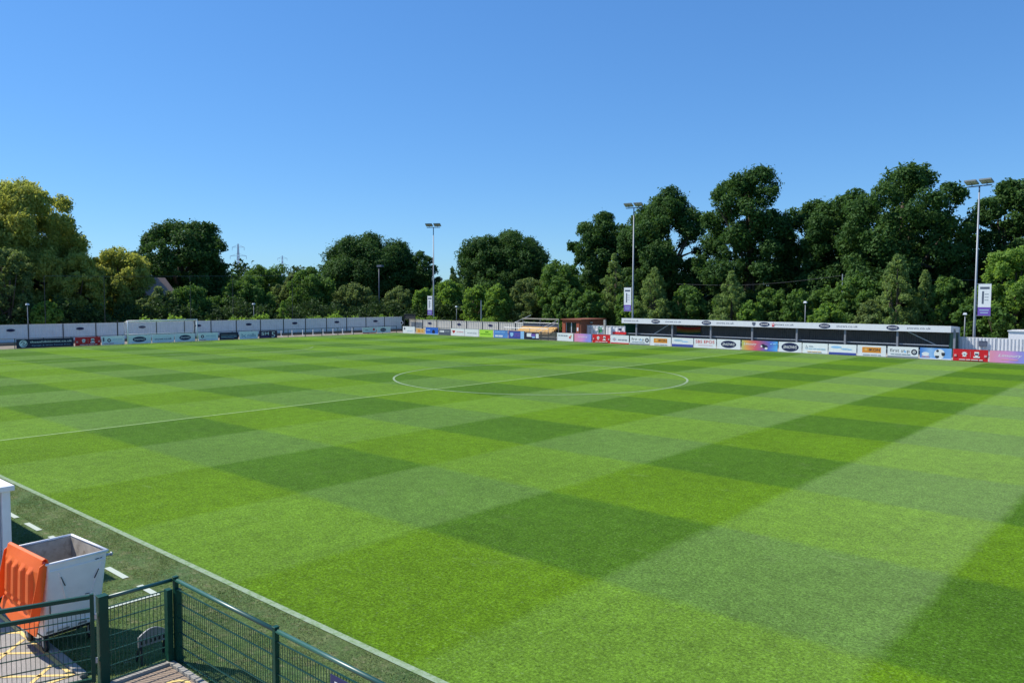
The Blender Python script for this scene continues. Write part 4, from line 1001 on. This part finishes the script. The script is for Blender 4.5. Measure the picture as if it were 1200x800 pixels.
# ------------------------------------------------------------------ trees
rng = np.random.default_rng(11)
STATS = []
def quads_mesh(name, P, N, S, mat, asp=0.62, droop=None):
    """P centres, N normals, S sizes -> one mesh of leaf quads"""
    n = len(P)
    up = rng.normal(size=(n, 3))
    if droop is not None: up = up * (1 - droop) + np.array([0, 0, -1.0]) * droop
    T = up - (up * N).sum(1, keepdims=True) * N
    T /= np.linalg.norm(T, axis=1, keepdims=True) + 1e-9
    B = np.cross(N, T)
    s = S[:, None]
    a = P - T * s * 0.45 - B * s * asp * 0.5; b = P - T * s * 0.45 + B * s * asp * 0.5; c = P + T * s * 0.6
    V = np.stack([a, b, c], 1).reshape(-1, 3).astype(np.float32)
    me = bpy.data.meshes.new(name)
    me.vertices.add(3 * n); me.vertices.foreach_set('co', V.ravel())
    me.loops.add(3 * n); me.loops.foreach_set('vertex_index', np.arange(3 * n, dtype=np.int32))
    me.polygons.add(n); me.polygons.foreach_set('loop_start', np.arange(0, 3 * n, 3, dtype=np.int32))
    me.update(calc_edges=True); me.materials.append(mat)
    return me

def unit(a): return a / (np.linalg.norm(a, axis=1, keepdims=True) + 1e-9)
def crown_points(kind, H, r, zb, dens, squash):
    """clump centres and radii: big lobes on the crown's envelope, each carrying smaller leaf clumps; local to the trunk base"""
    zc = (H + zb) / 2; rz = (H - zb) / 2
    C_, Rr = [], []
    if kind == 'birch':
        x0_ = rng.uniform(0, 6)
        for i in range(int(150 * dens)):
            f = rng.random() ** 0.8; z = zb + (H - zb) * f; w = r * (1 - f ** 2.4) ** 0.85 * (0.70 + 0.30 * min(1, f / 0.3)) * (1 + 0.18 * math.sin(f * 17 + x0_))
            q = rng.uniform(0, 2 * PI); m_ = math.sqrt(rng.uniform(0.15, 1))
            C_.append((w * 0.85 * m_ * math.cos(q), w * 0.85 * m_ * math.sin(q), z)); Rr.append(max(0.2, r * rng.uniform(0.16, 0.27) * (1.2 - f)))
    else:
        nl, lo, hi, sub = {'oak': (34, 0.20, 0.42, 13), 'willow': (36, 0.20, 0.38, 10)}.get(kind, (24, 0.22, 0.42, 9))
        lob = rng.uniform(0, 2 * PI, 3); la = rng.uniform(0.05, 0.13, 3) * (0.0 if kind == 'willow' else 1)
        nl = int(nl * dens)
        for i in range(nl):
            # spread the directions evenly (golden spiral, jittered)
            u = 1 - 2 * (i + 0.5) / nl; az = i * 2.39996 + rng.uniform(-0.35, 0.35); u = max(-0.98, min(1.0, u + rng.uniform(-0.1, 0.1)))
            h_ = math.sqrt(max(0, 1 - u * u)); d = np.array([h_ * math.cos(az), h_ * math.sin(az), u])
            rl = r * rng.uniform(lo, hi)
            wob = 1 + la[0] * math.sin(2 * az + lob[0]) + la[1] * math.sin(3 * az + lob[1] + 3 * u) + la[2] * math.sin(5 * u + lob[2])
            sh = 1.0 if rng.random() < 0.82 else rng.uniform(0.3, 0.8)
            lc = np.array([d[0] * (r * wob - rl) * sh, d[1] * (r * wob - rl) * sh, zc + d[2] * (rz - rl * 0.8) * sh])
            for k in range(sub):
                e = rng.normal(size=3) + d * 0.5; e /= np.linalg.norm(e)
                rc = rl * rng.uniform(0.24, 0.54)
                p_ = lc + e * (rl - rc * 0.7) * np.array([1, 1, 0.85])
                C_.append(p_); Rr.append(rc)
    C_, Rr = np.array(C_), np.array(Rr)
    top = (C_[:, 2] + Rr * squash).max(); C_[:, 2] = zb + (C_[:, 2] - zb) * (H - zb) / (top - zb)
    ext = np.percentile(np.hypot(C_[:, 0], C_[:, 1]) + Rr * 0.8, 97); C_[:, :2] *= r / ext
    hh = np.hypot(C_[:, 0], C_[:, 1]) + Rr * 0.8; C_[:, :2] *= np.minimum(1, (0.94 if kind == 'willow' else 1.03) * r / hh)[:, None]
    return C_, Rr

def tree(kind, x, y, H, r, label, name, cat, mat, zb=None, dens=1.0, leaf=0.34, cover=2.4, group='trees round the ground', squash=0.8, limbs=5):
    zb = H * 0.28 if zb is None else zb
    t = empty(name, (x, y, 0), label, cat, group)
    if kind == 'bush': squash = 0.95
    cc, rr = crown_points(kind, H, r, zb, dens, squash)
    asp = 0.45 if kind in ('willow', 'birch') else 0.85
    area = 0.52 * asp * leaf * leaf
    Ps, Ns, Ss = [], [], []
    for c, rc in zip(cc, rr):
        n = int(cover * 4 * PI * rc * rc * 0.5 / area)
        d = unit(rng.normal(size=(n, 3)))
        rad = rc * rng.uniform(0.15, 1.0, n) ** 0.4
        spray = rng.random(n) < 0.16; rad = np.where(spray, rad * rng.uniform(1.0, 1.45, n), rad)
        rad *= 1 + 0.22 * np.sin(d[:, 0] * 5 + c[0] * 3) * np.sin(d[:, 1] * 6 + c[1]) + 0.12 * np.sin(d[:, 2] * 9 + c[2])
        p_ = d * rad[:, None]; p_[:, 2] *= squash
        if kind in ('willow', 'birch'): p_[:, 2] -= rng.uniform(0, 1, n) ** 2 * rc * 0.9
        nn = unit(d * 0.8 + np.array([0, 0, 0.3 if kind == 'oak' else 0.12]) + rng.normal(size=(n, 3)) * 0.5)
        Ps.append(p_ + c); Ns.append(nn); Ss.append(leaf * rng.uniform(0.6, 1.35, n))
    P, N, S = np.concatenate(Ps), np.concatenate(Ns), np.concatenate(Ss)
    k = P[:, 2] > 0.05
    me = quads_mesh('crown', P[k], N[k], S[k], mat, asp, 0.55 if kind in ('willow', 'birch') else None)
    STATS.append(int(k.sum()))
    link('crown', me, t)
    tb = MB(); r0 = max(0.06, r * 0.085)
    zt = zb + (H - zb) * 0.45
    bend = rng.uniform(-0.25, 0.25, 2) * r * 0.3
    tb.tube([(0, 0, -0.05), (bend[0] * .3, bend[1] * .3, zt * 0.4), (bend[0], bend[1], zt), (bend[0] * 1.3, bend[1] * 1.3, zb + (H - zb) * 0.75)], [r0 * 1.25, r0, r0 * 0.65, r0 * 0.2], 8)
    idx = rng.choice(len(cc), min(limbs * 2, len(cc)), replace=False)
    for i, j in enumerate(idx):
        z0 = zb * 0.7 + (zt - zb * 0.7) * rng.uniform(0.1, 1)
        f = z0 / zt; a = Vector((bend[0] * f, bend[1] * f, z0)); b = Vector(cc[j]); mid = a.lerp(b, 0.5) + Vector((0, 0, -0.06 * r))
        tb.tube([a, mid, b], [r0 * 0.45, r0 * 0.3, r0 * 0.1], 6)
    part('trunk', tb, bark, t, True)
    return t

KIND = {  # kind -> envelope, name, category, material, crown-base share, density, leaf, coverage
 'oak': ('oak', 'oak_tree', 'tree', oak_leaf, 0.13, 1.05, 0.30, 1.12),
 'willow': ('willow', 'willow_tree', 'tree', willow_leaf, 0.04, 1.6, 0.38, 1.6),
 'bushy': ('bush', 'bushy_tree', 'tree', bush_leaf, 0.02, 1.3, 0.27, 1.5),
 'olive': ('bush', 'bushy_tree', 'tree', olive_leaf, 0.02, 1.2, 0.26, 1.5),
 'young': ('bush', 'young_tree', 'tree', young_leaf, 0.03, 1.5, 0.25, 1.5),
 'round': ('bush', 'round_tree', 'tree', olive_leaf, 0.02, 1.2, 0.25, 1.6),
 'birch': ('birch', 'birch_tree', 'tree', birch_leaf, 0.06, 1.3, 0.30, 1.6),
 'sapling': ('birch', 'sapling', 'tree', young_leaf, 0.05, 0.6, 0.22, 1.6),
}
TREES = [
('willow', -80.0, -3.8, 19.5, 6.5, 'huge yellow-green willow towering over the goal-end wall'),
('willow', -82.0, -10.2, 18.6, 6.4, 'second willow cut by the frame edge beside the huge one'),
('willow', -78.0, 6.6, 11.7, 4.1, 'lower yellow-topped willow between the huge willow and the house roof'),
('willow', -74.0, -0.4, 10.4, 3.2, 'low willow in front of the huge one, above the long navy board'),
('oak', -86.0, 19.6, 16.7, 6.6, 'dark round oak standing alone beside the pylons'),
('olive', -70.0, -9.0, 10.4, 2.6, 'pale leafy tree behind the small lamp post by the willow'),
('young', -67.0, -6.3, 4.5, 1.5, 'small light green bush in front of the willow'),
('olive', -71.3, 8.4, 6.3, 2.5, 'pale dusty bush below the brown house roof'),
('bushy', -71.5, 13.0, 6.6, 2.8, 'dark bush below the round dark oak'),
('bushy', -75.0, 18.5, 5.0, 3.0, 'dark bush beneath the round oak, next to the bushes by the pylon'),
('bushy', -74.0, 22.6, 8.1, 3.7, 'mid green bushy tree under the first pylon'),
('bushy', -86.0, 33.9, 10.5, 4.2, 'spiky-topped bushy tree between the two pylons'),
('olive', -80.0, 34.2, 8.6, 3.0, 'olive tree directly beneath the smaller pylon'),
('bushy', -74.0, 34.0, 9.7, 3.6, 'bushy tree standing just before the broad oak'),
('bushy', -100.0, 35.2, 9.1, 2.4, 'distant small tree at the foot of the first pylon'),
('sapling', -66.0, 23.7, 4.4, 1.0, 'bright small sapling in front of the bushes under the pylons'),
('oak', -88.0, 56.6, 17.3, 8.6, 'broad dark oak with domed crown before the first floodlight mast'),
('oak', -80.0, 62.6, 13.7, 3.3, 'smaller dark oak touching the first floodlight mast'),
('round', -72.0, 40.7, 7.2, 3.6, 'rounded olive tree under the broad oak'),
('round', -68.0, 46.6, 6.8, 2.8, 'second rounded olive tree, nearer the first floodlight mast'),
('young', -62.6, 47.0, 6.4, 1.9, 'bright young tree behind the first mast banner'),
('oak', -62.6, 66.0, 16.9, 8.0, 'dark oak standing apart against open sky behind the lime board'),
('young', -59.4, 50.0, 7.8, 2.7, 'bright young tree just past the first mast'),
('young', -51.0, 47.0, 6.8, 2.0, 'light green young tree beside the plain grey pole'),
('young', -46.4, 47.0, 7.0, 2.3, 'rounded green young tree below the lone oak'),
('olive', -42.6, 50.0, 7.9, 3.0, 'olive bushy tree above the small terrace'),
('bushy', -37.2, 50.0, 10.4, 3.6, 'tall leafy tree behind the brick hut'),
('bushy', -71.2, 60.0, 7.9, 3.2, 'low dark tree in the dip between the two oaks'),
('bushy', -55.5, 54.0, 7.4, 3.0, 'dark bush filling in behind the young trees'),
('oak', -39.3, 62.0, 18.2, 4.8, 'dark oak forming the shoulder of the oak row by the brick hut'),
('oak', -27.7, 62.0, 21.0, 6.7, 'tall oak behind the stand-end floodlight mast'),
('oak', -36.0, 69.0, 18.2, 5.0, 'oak filling in behind the row beside the stand-end mast'),
('oak', -12.9, 58.0, 21.7, 5.9, 'tall rounded oak rising above the middle of the stand'),
('oak', -6.4, 64.0, 17.8, 5.2, 'lower paler oak in the gap between the two tallest oaks'),
('oak', 6.2, 56.0, 19.8, 6.6, 'broadest tall oak behind the far half of the stand'),
('oak', -1.4, 60.0, 17.2, 4.8, 'oak beside the broadest one, towards the gap'),
('oak', 15.2, 61.0, 17.8, 4.8, 'oak behind the fence-side floodlight mast'),
('oak', 21.5, 58.0, 16.5, 4.6, 'oak running out of frame beyond the last mast'),
('birch', -28.0, 50.0, 10.9, 2.4, 'tall slender birch before the stand-end mast'),
('birch', -19.4, 46.0, 8.8, 2.4, 'pale birch just past the stand-end mast'),
('birch', -8.8, 45.0, 8.1, 2.1, 'pale birch above the rainbow-coloured board'),
('birch', 8.6, 45.0, 9.4, 2.0, 'tall pale birch behind the far half of the stand'),
('birch', 10.7, 47.0, 7.8, 1.3, 'narrow birch beside the tall pale one'),
('young', 18.6, 45.5, 9.8, 3.0, 'full light green tree beside the last mast banner'),
('young', 22.2, 45.6, 9.6, 2.9, 'light green tree behind the white cabin'),
('bushy', -16.4, 49.0, 6.6, 2.6, 'green bush between the two pale birches over the stand'),
('bushy', -29.7, 47.0, 6.0, 2.4, 'dark green bush behind the white fence'),
('bushy', -5.3, 48.0, 6.2, 2.1, 'green bush next to the birch above the rainbow board'),
('bushy', -1.9, 46.5, 6.0, 1.7, 'upright green bush near the slim lamp post'),
('bushy', 0.2, 50.0, 6.4, 2.6, 'dark bush around the telegraph pole'),
('bushy', 3.9, 50.0, 8.0, 3.0, 'dark leafy tree behind the second half of the stand roof'),
('bushy', 12.4, 48.0, 7.3, 2.2, 'green bush between the narrow birch and stand end'),
('bushy', 15.1, 46.0, 5.2, 1.6, 'low bush at the foot of the fence-side mast'),
('young', -6.2, 44.5, 4.8, 1.5, 'low yellowish bush peeping over the stand roof'),
('young', -21.6, 45.0, 4.8, 1.4, 'low yellow-green bush at the foot of the stand-end mast'),
('young', 2.4, 44.0, 4.6, 1.9, 'bright yellow-green bush above the middle of the stand roof'),
('olive', 6.2, 45.0, 5.0, 1.8, 'olive bush at the foot of the tall pale birch'),
('bushy', 17.6, 43.6, 4.4, 1.4, 'low yellowish bush beside the white cabin'),
('bushy', -11.8, 49.5, 5.4, 2.2, 'shaded bush below the tallest rounded oak'),
('bushy', -24.3, 48.0, 6.2, 2.0, 'dark bush behind the stand-end mast banner'),
('bushy', -33.5, 47.5, 6.4, 2.2, 'dark bush overhanging the brick hut roof'),
]
for k, x, y, H, r, lab in TREES:
    env, nm, cat, mt, zbs, dens, leaf, per = KIND[k]
    tree(env, x, y, H, r * (1.14 if k == 'oak' else 1.1), lab, nm, cat, mt, H * zbs, dens, leaf, per)

def hedge(name, label, pts, h, w, mat, n, leaf, kind=None, zlo=0.0):
    pts = np.array(pts, float); seg = pts[1:] - pts[:-1]; L = np.linalg.norm(seg, axis=1); cum = np.concatenate([[0], np.cumsum(L)])
    t = rng.uniform(0, cum[-1], n); i = np.searchsorted(cum, t, side='right') - 1; i = np.clip(i, 0, len(seg) - 1)
    c = pts[i] + seg[i] * ((t - cum[i]) / L[i])[:, None]
    nrm = np.stack([-seg[i][:, 1], seg[i][:, 0]], 1) / L[i][:, None]
    hh = h * (0.78 + 0.16 * np.sin(t * 0.55) + 0.14 * np.sin(t * 1.7 + 1) + 0.08 * np.sin(t * 4.1))
    z = zlo + (hh - zlo) * rng.uniform(0, 1, n) ** 0.6
    off = rng.normal(size=n) * w * 0.3
    P = np.stack([c[:, 0] + nrm[:, 0] * off, c[:, 1] + nrm[:, 1] * off, z + rng.normal(size=n) * 0.12], 1)
    N = unit(rng.normal(size=(n, 3)) + np.array([0, 0, 0.6]))
    org = Vector((pts[0][0], pts[0][1], 0))
    me = quads_mesh(name, P - np.array(org), N, leaf * rng.uniform(0.6, 1.3, n), mat)
    o = link(name, me, None, org)
    return o
tag(hedge('hedge', None, [(-61.6, 2), (-60.3, 20), (-59.2, 38)], 2.55, 1.0, young_leaf, 9000, 0.26), 'low pale hedge showing above the goal-end wall', 'hedge')
tag(hedge('hedge', None, [(-56, 39.2), (-44, 39.2), (-33, 39.2)], 2.05, 0.9, young_leaf, 5000, 0.24), 'low hedge tops behind the cream corner wall', 'hedge')
tag(hedge('distant_woodland', None, [(-112, -40), (-112, 20), (-104, 62), (-80, 84), (-40, 80), (0, 76), (60, 74)], 10.5, 9.0, wood_leaf, 110000, 0.8), kind='stuff')
tag(hedge('undergrowth', None, [(-70, -30), (-69, 20), (-66, 44), (-50, 53), (-30, 54), (0, 52), (40, 50)], 4.4, 5.0, wood_leaf, 70000, 0.38), kind='stuff')

# ------------------------------------------------------------------ standing grass blades near the camera
def blades(name, XY, hgt, wid, mat, lean=0.5):
    n = len(XY)
    az = rng.uniform(0, 2 * PI, n); w = wid * rng.uniform(0.6, 1.4, n) / 2
    h = hgt * rng.uniform(0.5, 1.35, n); la = rng.uniform(0, 2 * PI, n); ll = h * lean * rng.uniform(0.1, 1.0, n)
    z0 = np.full(n, 0.004)
    a = np.stack([XY[:, 0] - w * np.cos(az), XY[:, 1] - w * np.sin(az), z0], 1)
    b = np.stack([XY[:, 0] + w * np.cos(az), XY[:, 1] + w * np.sin(az), z0], 1)
    c = np.stack([XY[:, 0] + ll * np.cos(la), XY[:, 1] + ll * np.sin(la), z0 + h], 1)
    V = np.stack([a, b, c], 1).reshape(-1, 3).astype(np.float32)
    me = bpy.data.meshes.new(name)
    me.vertices.add(3 * n); me.vertices.foreach_set('co', V.ravel())
    me.loops.add(3 * n); me.loops.foreach_set('vertex_index', np.arange(3 * n, dtype=np.int32))
    me.polygons.add(n); me.polygons.foreach_set('loop_start', np.arange(0, 3 * n, 3, dtype=np.int32))
    me.update(calc_edges=True); me.materials.append(mat)
    return tag(link(name, me), kind='stuff')
n = 120000
vx = 4 + 28 * rng.uniform(0, 1, n); vy = rng.uniform(-34.58, -31.68, n)
patch = np.sin(vx * 2.1 + 1.3 * np.sin(vy * 3.0)) * np.sin(vy * 4.3 + 0.7 * vx) + 0.6 * np.sin(vx * 5.3 + vy * 6.1)
keep = (rng.uniform(-1.4, 1.2, n) < patch) & ~((np.abs(vy + 32.7) < 0.09)) & ~((vx > 20.85) & (vy < -33.62)) & ~((np.abs(vx - 18.25) < 0.09) & (vy < -32.6))
blades('verge_grass', np.stack([vx, vy], 1)[keep], 0.024, 0.014, leaf_mat('verge_blades', (0.085, 0.150, 0.040), (0.240, 0.270, 0.120), 0.4), 1.2)
